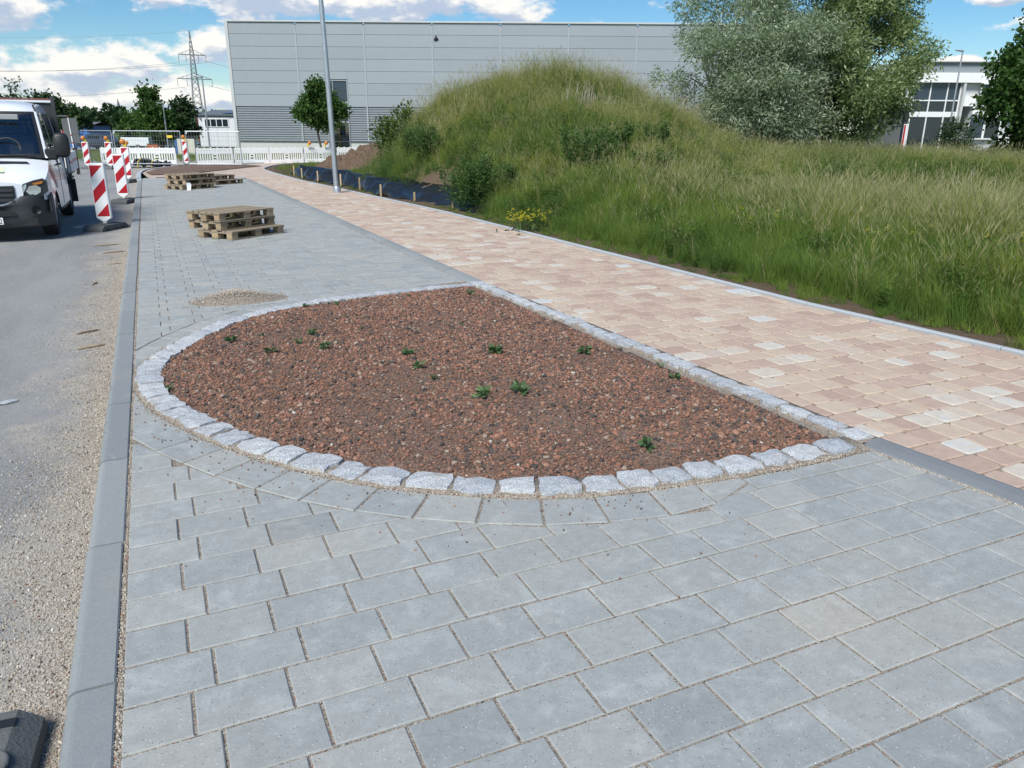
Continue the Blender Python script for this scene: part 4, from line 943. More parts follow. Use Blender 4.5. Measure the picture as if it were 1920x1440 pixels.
# weed bushes on the mound: upright leafy stems
M_WEED = leaf_mat('tansy_leaf', [(0, (.03, .068, .018)), (.5, (.065, .125, .034)), (.85, (.12, .19, .06)), (1, (.19, .25, .11))], .35)
def weed_bush(cx, d, w, h, n, label, seed, mat_=None):
    n *= 2
    z = gz_(cx, d); root = empty('weed_bush', T(cx, d, z), -YAW, label, 'weeds', 'dark weed bushes on the mound'); g = random.Random(seed); mb = MB(); tips = []
    for i in range(16):
        a = g.random() * 6.28; r_ = w * .5 * math.sqrt(g.random()); b = Vector((r_ * .6 * math.cos(a), r_ * .6 * math.sin(a), -.05)); t = Vector((r_ * 1.15 * math.cos(a), r_ * 1.15 * math.sin(a), h * g.uniform(.6, 1)))
        mb.tube([b, b.lerp(t, .5) + Vector((0, 0, .04)), t], [.007, .005, .002], 4); tips.append((b, t))
    mb.build('stem', M_WEED if mat_ is None else mat_, root, attrs={'tint': [.3] * len(mb.f)})
    gg = np.random.default_rng(seed); k = gg.integers(0, 16, n); t = gg.random(n) ** .6; B = np.array([tuple(v[0]) for v in tips])[k]; E_ = np.array([tuple(v[1]) for v in tips])[k]
    P = B + (E_ - B) * t[:, None] + gg.normal(0, .05 * w, (n, 3)); N_ = np.stack([gg.normal(0, 1, n), gg.normal(0, 1, n), np.full(n, .5)], -1)
    V, F, ti = leaf_cloud(P, N_, .085, .28, np.clip(gg.normal(.42, .2, n) + .15 * t, 0, 1), seed, 0, .4); link('leaves', raw_mesh('leaves', V, F, M_WEED if mat_ is None else mat_, {'tint': ti}), root)
    return root
for args in [(-1.0, 18.2, 1.25, 1.2, 2200, 'large dark weed bush nearest the black sheeting', 1), (-.45, 19.0, .9, .75, 900, 'low weed bush just right of the largest dark weed', 2),
             (1.7, 18.2, 1.2, 1.05, 2300, 'broad dark weed bush in the middle of the mound slope', 3), (2.45, 19.9, .9, .85, 1300, 'dark weed bush up and right of the broad one', 4),
             (3.75, 21.6, .7, .9, 1200, 'narrow dark weed tuft high on the right slope', 5), (-2.5, 24.3, 1.3, 1.0, 1500, 'weed bush on the upper left shoulder of the mound', 6),
             (5.0, 18.6, 1.7, .8, 1900, 'wide weed patch low on the right slope', 7), (3.2, 18.5, 1.0, .7, 900, 'small weed patch at the right foot of the mound', 8),
             (8.6, 21.5, 1.5, .8, 1400, 'long weed patch below the willow', 9), (-3.2, 25.6, 1.0, .9, 1000, 'weed bush at the left skyline of the mound', 10)]:
    weed_bush(*args)
# dry stalks on the crest and in the meadow
M_DRY = simple('dry_stalk', (.42, .37, .30), .9, .2, 9)
for cx, d, h, n, lab in [(2.0, 24.6, 1.1, 30, 'bleached dry stalks near the top of the mound'), (2.6, 25.0, .8, 18, 'second clump of dry stalks on the mound top'), (19.3, 25.5, 1.1, 12, 'pale dead stalks in the meadow below the evergreen bush'),
                         (5.9, 18.0, .9, 9, 'dead upright stalks at the foot of the right slope'), (11.5, 20.5, .9, 8, 'thin dead stalks in the grass below the willow'), (17.2, 23, .8, 7, 'leaning dead stalks at the far right of the meadow')]:
    g = random.Random(int(d * 10)); mb = MB()
    for i in range(n):
        b = Vector((g.gauss(0, .22), g.gauss(0, .22), -.05)); t = b + Vector((g.gauss(0, .16), g.gauss(0, .16), h * g.uniform(.5, 1))); mb.tube([b, b.lerp(t, .6) + Vector((g.gauss(0, .02), 0, 0)), t], [.009, .007, .003], 4)
        if g.random() < .6: q = b.lerp(t, .7); mb.tube([q, q + Vector((g.gauss(0, .1), g.gauss(0, .1), .2 * h))], [.004, .0015], 3)
    tag(mb.build('dry_stalks', M_DRY, None, T(cx, d, gz_(cx, d))), lab, 'stalks', 'dry stalks')
# flowers
M_STEMG = leaf_mat('stem_green', [(0, (.03, .06, .02)), (1, (.10, .15, .05))], .2)
M_PETAL_Y = simple('yellow_petal', (.85, .74, .02), .6, .06, 30); M_PETAL_W = simple('white_petal', (.78, .78, .74), .6, .05, 30)
def flower_plant(name, loc, n, w, h, ps, petal, label, cat, seed, leaves=0):
    root = empty(name, loc, 0, label, cat); g = random.Random(seed); st = MB(); fl = MB()
    for i in range(n):
        a = g.random() * 6.28; r_ = w * .5 * math.sqrt(g.random()); b = Vector((.5 * r_ * math.cos(a), .5 * r_ * math.sin(a), 0)); t = Vector((r_ * math.cos(a), r_ * math.sin(a), h * g.uniform(.55, 1))); st.tube([b, t], [.004, .002], 4)
        for k in range(6):
            c = t + Vector((g.gauss(0, ps), g.gauss(0, ps), g.gauss(0, ps))); th = g.random() * 6.28
            for q in range(4):
                u = Vector((math.cos(th + q * 1.571), math.sin(th + q * 1.571), .25)) * ps; v_ = Vector((-math.sin(th + q * 1.571), math.cos(th + q * 1.571), 0)) * ps * .5
                fl.add([c, c + u * .6 + v_, c + u, c + u * .6 - v_], [(0, 1, 2, 3)])
    st.build('stems', M_STEMG, root, attrs={'tint': [.5] * len(st.f)}); fl.build('blossoms', petal, root)
    if leaves:
        gg = np.random.default_rng(seed); P = np.stack([gg.normal(0, w * .28, leaves), gg.normal(0, w * .28, leaves), gg.uniform(.02, h * .6, leaves)], -1)
        V, F, ti = leaf_cloud(P, gg.normal(0, 1, (leaves, 3)), .10, .35, gg.random(leaves), seed); link('leaves', raw_mesh('leaves', V, F, M_STEMG, {'tint': ti}), root)
    return root
flower_plant('rapeseed_plant', (6.22, 12.9, .0), 40, .85, .36, .018, M_PETAL_Y, 'clump of bright yellow flowers beside the footpath edging', 'flowers', 1, 90)
flower_plant('daisy_plant', (12.35, 4.75, float(hz(12.35, 4.75)[0])), 22, .7, .8, .019, M_PETAL_W, 'small white flowers in the tall grass at far right', 'flowers', 2, 60)
for i, (x, y_) in enumerate([(9.0, 5.6), (9.7, 6.1), (10.4, 4.9), (8.6, 7.0), (11.2, 5.2), (8.2, 9.0)]):
    flower_plant('buttercup_plant', (x, y_, float(hz(x, y_)[0])), 9, .9, .66, .014, M_PETAL_Y, ['sparse yellow buttercups in the near right meadow', 'buttercups a little deeper in the meadow grass', 'buttercups towards the right edge of the meadow',
                 'buttercups near the middle of the meadow', 'rightmost buttercups below the white flowers', 'buttercups farthest back along the path'][i], 'flowers', 20 + i)
# seedlings in the gravel bed
M_SEEDL = leaf_mat('seedling_leaf', [(0, (0.036, 0.080, 0.032)), (.5, (0.080, 0.145, 0.061)), (1, (0.160, 0.232, 0.109))], .25)
WEEDS = [(.44, 6.61, 1.0), (.68, 6.04, 1.0), (.93, 6.22, .75), (1.08, 6.47, .95), (1.09, 5.94, 1.0), (1.27, 7.82, .9), (1.57, 7.75, .7), (.69, 6.62, .6), (1.64, 5.51, .9), (1.61, 5.15, .95), (1.62, 4.86, .6), (1.79, 4.38, 1.35),
         (2.05, 4.35, 1.3), (2.30, 5.34, 1.35), (2.99, 5.13, 1.25), (2.37, 3.33, 1.0), (3.40, 4.68, .8), (3.31, 4.37, .9), (3.0, 7.66, 1.05), (1.52, 6.51, .45), (2.38, 6.3, .45), (-.06, 5.62, .7), (2.37, 7.85, .5), (2.35, 3.86, .35)]
WL = ['seedling near the left tip of the gravel bed', 'left seedling in the cluster of five', 'small seedling in the left cluster', 'rear seedling of the left cluster', 'right seedling of the left cluster', 'seedling at the back rim of the bed', 'faint seedling near the back rim',
      'tiny pale seedling in the left part of the bed', 'seedling left of the bed centre', 'seedling just in front of the central one', 'tiny sprout in front of the central seedlings', 'left of the two large seedlings at the front', 'right of the two large seedlings at the front',
      'broad leafy seedling right of the bed centre', 'broad seedling in the right part of the bed', 'light green seedling by the front setts', 'seedling against the right row of setts', 'seedling below the one against the right setts', 'seedling in the far back corner of the bed',
      'very small sprout in the back left of the bed', 'very small sprout at the back centre', 'seedling tucked against the setts at the left tip', 'tiny sprout behind the centre', 'single grassy sprout in the front right gravel']
for i, (x, y_, s_) in enumerate(WEEDS):
    gg = np.random.default_rng(100 + i); n = int(18 * s_ + 8); root_z = float(grid_lookup(gx, gy, gz2, np.array([x]), np.array([y_]))[0])
    s_ *= .78; r_ = gg.uniform(.0, .055, n) * s_; a = gg.uniform(0, 6.28, n); P = np.stack([r_ * np.cos(a) * .3, r_ * np.sin(a) * .3, gg.uniform(.008, .055, n) * s_], -1); N_ = np.stack([np.cos(a), np.sin(a), np.full(n, .35)], -1)
    V, F, ti = leaf_cloud(P, N_, .055 * s_, gg.uniform(.35, .65), np.clip(gg.normal(.5, .2, n) + gg.uniform(-.15, .35), 0, 1), i, .0, .3)
    root = empty('seedling', (x, y_, root_z + .004), 0, WL[i], 'seedling', 'seedlings in the gravel bed')
    st = MB()
    for k in range(3): st.tube([(0, 0, -.01), (.012 * math.cos(k * 2.1) * s_, .012 * math.sin(k * 2.1) * s_, .04 * s_)], [.0022, .0012], 4)
    st.build('stem', M_SEEDL, root, attrs={'tint': [.3] * len(st.f)}); link('leaves', raw_mesh('leaves', V, F, M_SEEDL, {'tint': ti}), root)
# far-off wood on the skyline
for nm, cx0, cx1, d, h, n, lab in [('woodland', -205, -118, 330, 9.5, 15000, 'far dark wood closing the horizon at left'), ('woodland', -86, -70, 190, 3.6, 2600, 'nearer light green thicket in front of the far wood')]:
    g = np.random.default_rng(int(d)); lob = []
    m = 26 if d > 200 else 7
    for i in range(m):
        c = cx0 + (cx1 - cx0) * i / (m - 1); hh = h * (.62 + .38 * g.random()) * (1.0 if d < 200 else (.75 + .35 * math.exp(-((i - 9) / 9) ** 2))); p = T(c, d + g.uniform(-8, 8))
        lob.append((p.x, p.y, hh * .45, (cx1 - cx0) / m * 1.1, 5, hh * .6))
    P, N_, off, r_ = crown_points(lob, n, int(d), .35, .3, 6, .5)
    V, F, ti = leaf_cloud(P, N_, 1.5 if d > 200 else .7, .8, np.clip(.4 + .4 * off + g.normal(0, .15, len(P)), 0, 1), 3)
    tag(link(nm, raw_mesh(nm, V, F, M_DARKLEAF if d > 200 else M_BUSH, {'tint': ti})), lab, 'woodland', kind='stuff')
# ================================================================== BUILDINGS
M_PANEL = simple('silver_grey_sandwich_panel', (.30, .332, .36), .5, .05, .6, metal=.0, spec=.5, each=.035)
M_RIB = simple('grey_corrugated_sheet', (.265, .29, .315), .5, .06, .6)
M_TRIM = simple('pale_grey_flashing', (.50, .515, .52), .5, .05, 1)
M_JOINT = simple('grey_joint_strip', (.35, .385, .41), .5, .05, 1)
M_PLINTH = simple('light_concrete_plinth', (.52, .52, .50), .85, .1, 1.2)
M_RENDER = simple('white_render', (.78, .79, .80), .9, .04, 1)
M_FRAME = simple('white_window_frame', (.76, .77, .78), .5, .04, 3)
M_DARKTRIM = simple('anthracite_trim', (.06, .065, .07), .5, .1, 3)
M_INSIDE = simple('dim_interior', (.035, .037, .04), .9, .3, 1)
def glass_mat(name, tintc=(.02, .03, .04), rough=.03):
    m, t, b, o = new_mat(name); b.inputs['Base Color'].default_value = (*tintc, 1); b.inputs['Roughness'].default_value = rough; b.inputs['Specular IOR Level'].default_value = .6; b.inputs['IOR'].default_value = 1.5
    return m
M_GLASS = glass_mat('dark_window_glass'); M_GLASS_B = glass_mat('blue_window_glass', (.03, .045, .07))
def clear_glass(name, refl=.06):
    m, t, b, o = new_mat(name); g = t.N('ShaderNodeBsdfGlossy'); g.inputs['Roughness'].default_value = .03; tp = t.N('ShaderNodeBsdfTransparent'); tp.inputs[0].default_value = (.8, .85, .88, 1)
    f = t.N('ShaderNodeFresnel'); f.inputs[0].default_value = 1.5; mx = t.N('ShaderNodeMixShader'); t.put(mx.inputs[0], t.math('MULTIPLY_ADD', f.outputs[0], 1.0, refl, clamp=True)); t.put(mx.inputs[1], tp.outputs[0]); t.put(mx.inputs[2], g.outputs[0]); t.put(o.inputs[0], mx.outputs[0]); return m
M_CLEAR = clear_glass('clear_pane')

# ---- long grey hall: 9 bays, 7 rows of flat panels over a ribbed lower wall
hall = empty('warehouse_hall', T(-24.05, 70, 0), -YAW, 'long grey metal-clad industrial hall behind the white barriers', 'building')
BW = 5.72; NB = 9; ZP, ZC, ZT = .74, 3.58, 10.3; RH = (ZT - .06 - ZC) / 7; WX0, WX1, WZ = 7.95, 9.85, 5.75
def part(mb, name, m, root): return mb.build(name, m, root)
part(MB().box((BW * NB / 2 + .01, 15.2, (ZT - .5) / 2), (BW * NB - .3, 29.6, ZT - .5)), 'core', M_INSIDE, hall) if False else None
back = MB().box((BW * NB / 2, 30, ZT / 2), (BW * NB, .3, ZT)); back.box((.15, 15, ZT / 2), (.3, 29.6, ZT)); back.box((BW * NB - .15, 15, ZT / 2), (.3, 29.6, ZT))
part(back, 'wall', M_PANEL, hall); part(MB().box((BW * NB / 2, 15.1, ZT - .25), (BW * NB - .7, 29.2, .2)), 'roof', M_DARKTRIM, hall)
for b in range(NB):
    x0, x1 = b * BW + .06, (b + 1) * BW - .06
    for r_ in range(7):
        z0 = ZC + r_ * RH + .008; z1 = ZC + (r_ + 1) * RH - .008; spans = [(x0, x1)]
        if b == 1 and z0 < WZ - .1:
            if z1 > WZ + .15: part(MB().box(((WX0 + WX1) / 2, .06, (WZ + z1) / 2 + .03), (WX1 - WX0 - .006, .12, z1 - WZ - .06), bev=.008), 'wall_panel', M_PANEL, hall)
            spans = [(x0, WX0), (WX1, x1)]
        for a, c in spans: part(MB().box(((a + c) / 2, .06 + random.uniform(-.004, .004), (z0 + z1) / 2), (c - a, .12, z1 - z0), bev=.012), 'wall_panel', M_PANEL, hall)
    for a, c in ([(x0, x1)] if b != 1 else [(x0, WX0), (WX1, x1)]):
        mb = MB(); nz = 15; dz = (ZC - .03 - ZP) / nz; pr = [(0.10, ZP)]
        for k in range(nz): z = ZP + k * dz; pr += [(.02, z + .25 * dz), (.02, z + .62 * dz), (.085, z + .74 * dz), (.085, z + .98 * dz)]
        vs = [(a, y, z) for y, z in pr] + [(c, y, z) for y, z in pr]; n = len(pr); mb.add(vs, [(i, n + i, n + i + 1, i + 1) for i in range(n - 1)]); part(mb, 'ribbed_sheet', M_RIB, hall)
        part(MB().box(((a + c) / 2, .10, ZP / 2 - .1), (c - a + .12, .1, ZP + .2 - .01)), 'plinth', M_PLINTH, hall)
for b in range(1, NB): part(MB().box((b * BW, .0, (ZP + ZT - .3) / 2), (.13, .06, ZT - .3 - ZP), bev=.01), 'joint_cover', M_JOINT, hall)
for x in (.0, BW * NB): part(MB().box((x, .02, ZT / 2 + .02), (.26, .16, ZT + .03), bev=.015), 'corner_trim', M_TRIM, hall)
part(MB().box((BW * NB / 2, -.0, ZT - .02), (BW * NB - .27, .22, .13), bev=.015), 'parapet_cap', M_TRIM, hall)
part(MB().box((BW * NB / 2, -.02, ZP), (BW * NB - .27, .05, .05)), 'drip_rail', M_DARKTRIM, hall)
# tall window with pipe racks inside
win = MB(); wc = (WX0 + WX1) / 2; wf = MB()
for x in (WX0 + .04, WX1 - .04): wf.box((x, .02, (WZ + .2) / 2), (.08, .12, WZ - .2), bev=.006)
for z in (WZ - .04, 3.95, 2.35): wf.box((wc, .02, z), (WX1 - WX0 - .16, .1, .09 if z > 5 else .14), bev=.006)
wf.box((WX0 + .62, .025, 4.85), (.06, .08, 1.65))
wo = part(wf, 'window', M_STEEL_DULL, hall)
MB().box((wc, .05, 4.83), (WX1 - WX0 - .17, .015, 1.6)).build('pane', M_GLASS_B, wo); MB().box((wc, .05, 3.15), (WX1 - WX0 - .17, .015, 1.44)).build('pane', M_GLASS, wo); MB().box((wc, .06, 1.25), (WX1 - WX0 - .17, .012, 2.0)).build('pane', M_CLEAR, wo)
part(MB().box((wc, 1.6, 2.6), (3.4, .1, 5.2)).box((wc - 1.5, .9, 2.6), (.1, 1.3, 5.2)).box((wc + 1.5, .9, 2.6), (.1, 1.3, 5.2)), 'inner_partition', M_INSIDE, hall)
M_ORANGE = simple('orange_rack_steel', (.42, .11, .035), .5, .1, 4); M_PIPE = simple('blue_pipe_cap', (.03, .12, .32), .45, .1, 4)
rack = empty('pipe_rack', hall.matrix_basis @ Vector((wc, .9, 0)), -YAW, 'orange storage rack with blue capped pipes seen through the hall window', 'rack')
rack.location = T(-24.05 + wc, 70.8, 0)
for x in (-.15, .55): MB().box((x, 0, 1.2), (.12, .12, 2.6)).build('upright', M_ORANGE, rack)
for z in (.45, .95, 1.45, 1.95): MB().box((.2, 0, z - .2), (1.6, .08, .06)).build('beam', M_ORANGE, rack)
for z in (.45, .95, 1.45, 1.95):
    for x in (-.5, .22, .42, .78): MB().lathe([(0, -.28), (.15, -.28), (.15, .5), (0, .5)], 14, mat=Matrix.Translation((x, 0, z)) @ Matrix.Rotation(R(90), 4, 'X') @ Matrix.Rotation(R(180), 4, 'X') if False else Matrix.Translation((x, .15, z)) @ Matrix.Rotation(R(-90), 4, 'X')).build('pipe', M_PIPE, rack)

# ---- small flat building with ribbon window and solar roof
M_LILAC = simple('pale_lilac_grey_cladding', (.64, .66, .70), .7, .05, 1); M_SOLAR = simple('dark_blue_solar_panel', (.045, .06, .10), .25, .1, 2); M_SLATE = simple('dark_grey_roof_sheet', (.13, .14, .16), .6, .1, 2)
M_MAROON = simple('dark_red_corner_trim', (.16, .03, .035), .6, .1, 3)
sm = empty('office_block', T(-33.2, 85, 0), -YAW, 'small pale building with ribbon window left of the hall', 'building')
MB().box((4.5, 6, 1.45), (9, 12, 3.1)).build('wall', M_LILAC, sm)
for k in range(9): MB().box((.5 + k * 1.0, -.012, 1.45), (.98, .03, 3.05), bev=.006).build('cladding_panel', M_LILAC, sm)
MB().box((.0, -.02, 1.45), (.14, .08, 3.1)).build('corner_trim', M_MAROON, sm)
MB().box((4.45, -.06, 3.06), (9.3, .12, .16)).build('gutter', M_FRAME, sm); MB().box((4.45, -.05, 2.94), (9.2, .06, .09)).build('fascia', M_DARKTRIM, sm)
rf = MB().add([(-.3, -.3, 3.12), (9.3, -.3, 3.12), (9.3, 6, 3.75), (-.3, 6, 3.75), (9.3, 12.3, 3.12), (-.3, 12.3, 3.12)], [(0, 1, 2, 3), (3, 2, 4, 5)]).build('roof', M_SLATE, sm)
for k in range(3):
    MB().box((2.95 + k * 1.05, 2.7, 3.46), (1.0, 4.2, .04), mat=None, rz=0).build('solar_panel', M_SOLAR, rf).rotation_euler = (0, 0, 0)
for o in rf.children: o.data.transform(Matrix.Translation((0, 2.7, 3.46)) @ Matrix.Rotation(math.atan2(.63, 6.3), 4, 'X') @ Matrix.Translation((0, -2.7, -3.42)))
wn = MB().box((1.98, -.05, 2.33), (2.56, .08, .86)).build('window', M_FRAME, sm)
for k in range(4): MB().box((1.05 + k * .62, -.10, 2.33), (.53, .03, .70)).build('pane', M_GLASS, wn)
MB().box((.35, -.12, 2.72), (.12, .2, .1)).build('wall_lamp', M_BLACK, sm)

# ---- white office with glazed corner
of = empty('white_office', T(29.4, 65, 0), -YAW, 'white two storey office with glazed corner behind the trees', 'building')
MB().box((8, 6.3, 5.4), (15.8, 12, 3.1)).box((11.6, 6.3, 2.0), (8.4, 12, 3.7)).build('core_wall', M_RENDER, of)
MB().box((4.2, -.05, 5.93), (8.2, .5, .72), bev=.01).box((11.9, -.05, 4.63), (7.2, .5, 3.3), bev=.01).build('wall', M_RENDER, of)
M_CHARC = simple('charcoal_facade', (.10, .105, .11), .6, .1, 2); MB().box((.55, .6, 2.4), (2.6, .6, 4.7)).build('side_wall', M_CHARC, of)
for k in range(3): MB().box((3.0 + k * 5.02, .1, 6.68), (5.0, .4, .76), bev=.01).build('attic_panel', M_RIB, of)
MB().box((7.6, -.02, 7.1), (16, .7, .08)).build('parapet_cap', M_TRIM, of)
gl = MB().box((4.2, .35, 2.9), (4.3, .06, 5.3)).build('glazing_back', M_INSIDE, of)
for z0, z1 in ((.2, 3.0), (3.42, 4.2), (4.3, 5.5)):
    for x0, x1 in ((2.35, 3.6), (3.68, 4.95), (5.03, 5.95)): MB().box(((x0 + x1) / 2, .16, (z0 + z1) / 2), (x1 - x0, .04, z1 - z0)).build('pane', M_GLASS_B if z0 > 4 else M_GLASS, of)
for x in (2.3, 3.64, 4.99, 6.0): MB().box((x, .12, 2.85), (.085, .12, 5.4)).build('mullion', M_FRAME, of)
for z in (3.21, 4.25): MB().box((4.15, .115, z), (3.7, .1, .40 if z < 4 else .09)).build('transom', M_FRAME, of)
MB().box((6.15, .0, 2.9), (.18, .5, 5.4)).build('reveal', M_TRIM, of)
wn = MB().box((7.85, -.31, 5.1), (.95, .06, .95)).build('window', M_FRAME, of); MB().box((7.8, -.345, 5.08), (.72, .03, .76)).build('pane', M_GLASS_B, wn)
wn = MB().box((8.3, -.05, 2.2), (2.6, .12, 1.75)).build('window', M_FRAME, of)
for x in (7.65, 8.95): MB().box((x, -.12, 2.2), (1.1, .03, 1.5)).build('pane', M_GLASS_B if x < 8 else M_GLASS, wn)
MB().box((8.6, -.1, 3.1), (3.6, .2, .3)).build('shutter_box', M_STEEL_DULL, of)
M_LADDER = simple('white_ladder', (.7, .72, .74), .5, .05, 4)
ld = empty('roof_ladder', T(29.4 + 7.75, 64.7, 0), -YAW, 'white access ladder fixed to the office roof edge', 'ladder')
for x in (0, .42): MB().tube([(x, 0, 6.3), (x, 0, 7.9), (x - .04, .25, 7.95)], .025, 6).build('rail', M_LADDER, ld)
for k in range(4): MB().tube([(0, 0, 6.4 + k * .25), (.42, 0, 6.4 + k * .25)], .018, 5).build('rung', M_LADDER, ld)
pz = empty('marker_post', T(24.2, 50, .3), -YAW, 'red and white marker post before the glazed office corner', 'post')
MB().box((0, 0, .9), (.2, .05, 2.2)).build('board', M_REFL_WHITE, pz); MB().box((-.04, -.035, .9), (.1, .02, 2.1)).build('stripe', M_RED, pz)

# ---- street lamps
def street_lamp(loc, h, label, arm=-.35, r0=.07, rz=-YAW, lean=0, sleeve=False):
    root = empty('street_lamp', loc, rz, label, 'street lamp')
    MB().tube([(0, 0, -.3), (lean * .3 * h, 0, h * .3), (lean * h * .65, 0, h * .65), (lean * h, 0, h)], [r0, r0 * .93, r0 * .82, r0 * .7], 16).build('pole', M_STEEL if sleeve else M_STEEL_DULL, root)
    if sleeve: MB().lathe([(r0 + .03, -.05), (r0 + .03, .16), (r0 + .022, .175), (r0 + .004, .185), (r0 * .9, .187)], 20).build('base_sleeve', M_STEEL, root)
    hd = MB(); s = 1 if arm > 0 else -1
    for t, w, hh in ((0, .05, .05), (.3, .11, .075), (.75, .12, .06), (1, .06, .02)): pass
    xs = [0, .12, .4, abs(arm) + .25, abs(arm) + .3]; ws = [.04, .09, .13, .11, .03]; hs_ = [.045, .06, .065, .04, .015]; vs = []
    for x, w, hh in zip(xs, ws, hs_):
        for k in range(8): a = 2 * math.pi * k / 8; vs.append((lean * h + s * (x - .06), w * math.cos(a), h + .05 + hh * math.sin(a) + .12 * x))
    n = 8; hd.add(vs, [(i * n + k, i * n + (k + 1) % n, (i + 1) * n + (k + 1) % n, (i + 1) * n + k) for i in range(4) for k in range(n)] + [list(range(8))[::-1], list(range(32, 40))], 0, True)
    hd.build('lamp_head', M_STEEL_DULL, root)
    MB().box((lean * h + s * (.28), 0, h + .055), (.3, .15, .02)).build('lens', M_REFL_WHITE, root)
    return root
street_lamp((4.88, 22.98, 0), 8.0, 'galvanised lamp post standing on the footpath edge', .6, .078, 0, -.022, True)
street_lamp(T(-22.75, 60, -.1), 5.35, 'dull grey street lamp in front of the small pale building', -.3)
street_lamp(T(-29.3, 68, -.1), 3.75, 'shorter street lamp before the pair of trees', -.3)
street_lamp(T(32.3, 60, 0), 7.35, 'street lamp in front of the white office', -.3)
street_lamp(T(-68.5, 150, -.1), 5.3, 'tiny distant street lamp at the edge of the field', -.4)

# ---- pylon and lines
M_PYL = simple('lattice_steel', (.24, .25, .27), .6, .1, 1, metal=.3)
py = empty('electricity_pylon', T(-116.5, 300, 0), -YAW + .5, 'tall lattice electricity pylon on the horizon', 'pylon')
def lattice(z0, z1, w0, w1, n, name):
    mb = MB()
    for i in range(n):
        a, b = i / n, (i + 1) / n; za, zb = z0 + (z1 - z0) * a, z0 + (z1 - z0) * b; wa, wb = w0 + (w1 - w0) * a, w0 + (w1 - w0) * b; C = [(-1, -1), (1, -1), (1, 1), (-1, 1)]
        for k in range(4):
            p, q = C[k], C[(k + 1) % 4]
            mb.tube([(p[0] * wa, p[1] * wa, za), (p[0] * wb, p[1] * wb, zb)], .11, 4, caps=False); mb.tube([(p[0] * wa, p[1] * wa, za), (q[0] * wb, q[1] * wb, zb)], .06, 4, caps=False); mb.tube([(q[0] * wa, q[1] * wa, za), (p[0] * wb, p[1] * wb, zb)], .06, 4, caps=False)
    mb.build(name, M_PYL, py)
lattice(0, 19, 2.1, .95, 8, 'tower'); lattice(19, 27.3, .95, .6, 6, 'upper_tower'); lattice(27.3, 35, .6, .05, 5, 'peak')
for z, L in ((18.9, 5.9), (27.0, 4.6)):
    mb = MB()
    for s_ in (-1, 1):
        mb.tube([(0, -.7, z), (s_ * L, 0, z)], .13, 4); mb.tube([(0, .7, z), (s_ * L, 0, z)], .13, 4); mb.tube([(0, 0, z + 1.9), (s_ * L, 0, z)], .08, 4)
        for k in range(4): t = (k + .5) / 4; mb.tube([(s_ * L * t, 0, z + 1.9 * (1 - t)), (s_ * L * (t + .1), .3, z)], .05, 4)
    mb.build('cross_arm', M_PYL, py)
    for s_ in (-1, -.45, .45, 1): MB().tube([(s_ * L, 0, z), (s_ * L, 0, z - 2.6)], .09, 5).build('insulator', M_PYL, py)
def wire(a, b, sag, label, r_=.05):
    pts = [Vector(a).lerp(Vector(b), t) - Vector((0, 0, sag * 4 * t * (1 - t))) for t in np.linspace(0, 1, 22)]; tag(MB().tube(pts, r_, 4, caps=False).build('power_line', M_PYL), label, 'power line', 'overhead power lines')
wire(T(-121, 300, 24.4), T(-260, 255, 25), 5, 'upper power line running left from the pylon'); wire(T(-121.5, 303, 16.2), T(-260, 255, 16.5), 5, 'lower power line running left from the pylon')
wire(T(-112, 300, 24.4), T(-262, 262, 25.8), 5, 'second upper power line left of the pylon'); wire(T(-111, 298, 16.6), T(-60, 330, 14), 3, 'lower power line running right behind the hall'); wire(T(-112, 302, 25), T(-60, 332, 21.5), 3, 'upper power line running right behind the hall')
wire(T(-116.4, 300, 35), T(-262, 258, 36), 5, 'topmost earth wire of the pylon', .03)
ch = empty('church_spire', T(-272, 560, 0), 0, 'distant pointed church spire above the wood', 'spire'); MB().box((0, 0, 5), (5, 5, 11)).build('tower', M_PYL, ch); MB().lathe([(3, 10.5), (1.3, 15), (0.05, 21)], 8, smooth=False).build('roof', M_SLATE, ch)
# ================================================================== SITE EQUIPMENT
# ---- pallets (each pallet a thing, each board and block a part)
def make_pallet(seed):
    g = random.Random(seed); root = empty('pallet'); L, Wd = 1.2, .8
    j = lambda s: g.uniform(-s, s)
    for y_, w in ((-.3275, .145), (0, .145), (.3275, .145)):                    # bottom runners
        MB().box((0, 0, 0), (L, w * .92, .022), bev=.003).build('bottom_board', M_WOOD, root, (j(.006), y_ + j(.004), .011), j(.008))
        for x in (-.5275, 0, .5275): MB().box((0, 0, 0), (.14, .118 if y_ else .14, .078), bev=.005).build('block', M_BLOCK, root, (x + j(.006), y_ + j(.006), .022 + .039), j(.04))
    for x in (-.5275, 0, .5275): MB().box((0, 0, 0), (Wd, .14, .022), bev=.003).build('cross_board', M_WOOD, root, (x, j(.004), .1 + .011), R(90) + j(.006))
    for y_, w in ((-.3275, .145), (-.17, .10), (0, .145), (.17, .10), (.3275, .145)):
        MB().box((0, 0, 0), (L, w, .022), bev=.003).build('deck_board', M_WOOD, root, (j(.008), y_ + j(.004), .122 + .011), j(.006))
    return root
PALS = [make_pallet(i) for i in range(3)]; used = set()
def place_pallet(k, x, y_, z, rz, label, group, tilt=(0, 0)):
    o = PALS[k] if k not in used else copy_tree(PALS[k]); used.add(k)
    o.location = (x, y_, z); o.rotation_euler = (tilt[0], tilt[1], rz); tag(o, label, 'pallet', group); return o
n1, n2 = 'near stack of three pallets', 'far stacks of pallets'
place_pallet(0, 1.32, 14.14, .0, R(38), 'bottom pallet of the near stack on the grey paving', n1)
place_pallet(1, 1.20, 14.30, .1455, R(36), 'middle pallet of the near stack on the grey paving', n1)
place_pallet(2, 1.185, 14.27, .291, R(36.5), 'top pallet of the near stack on the grey paving', n1)
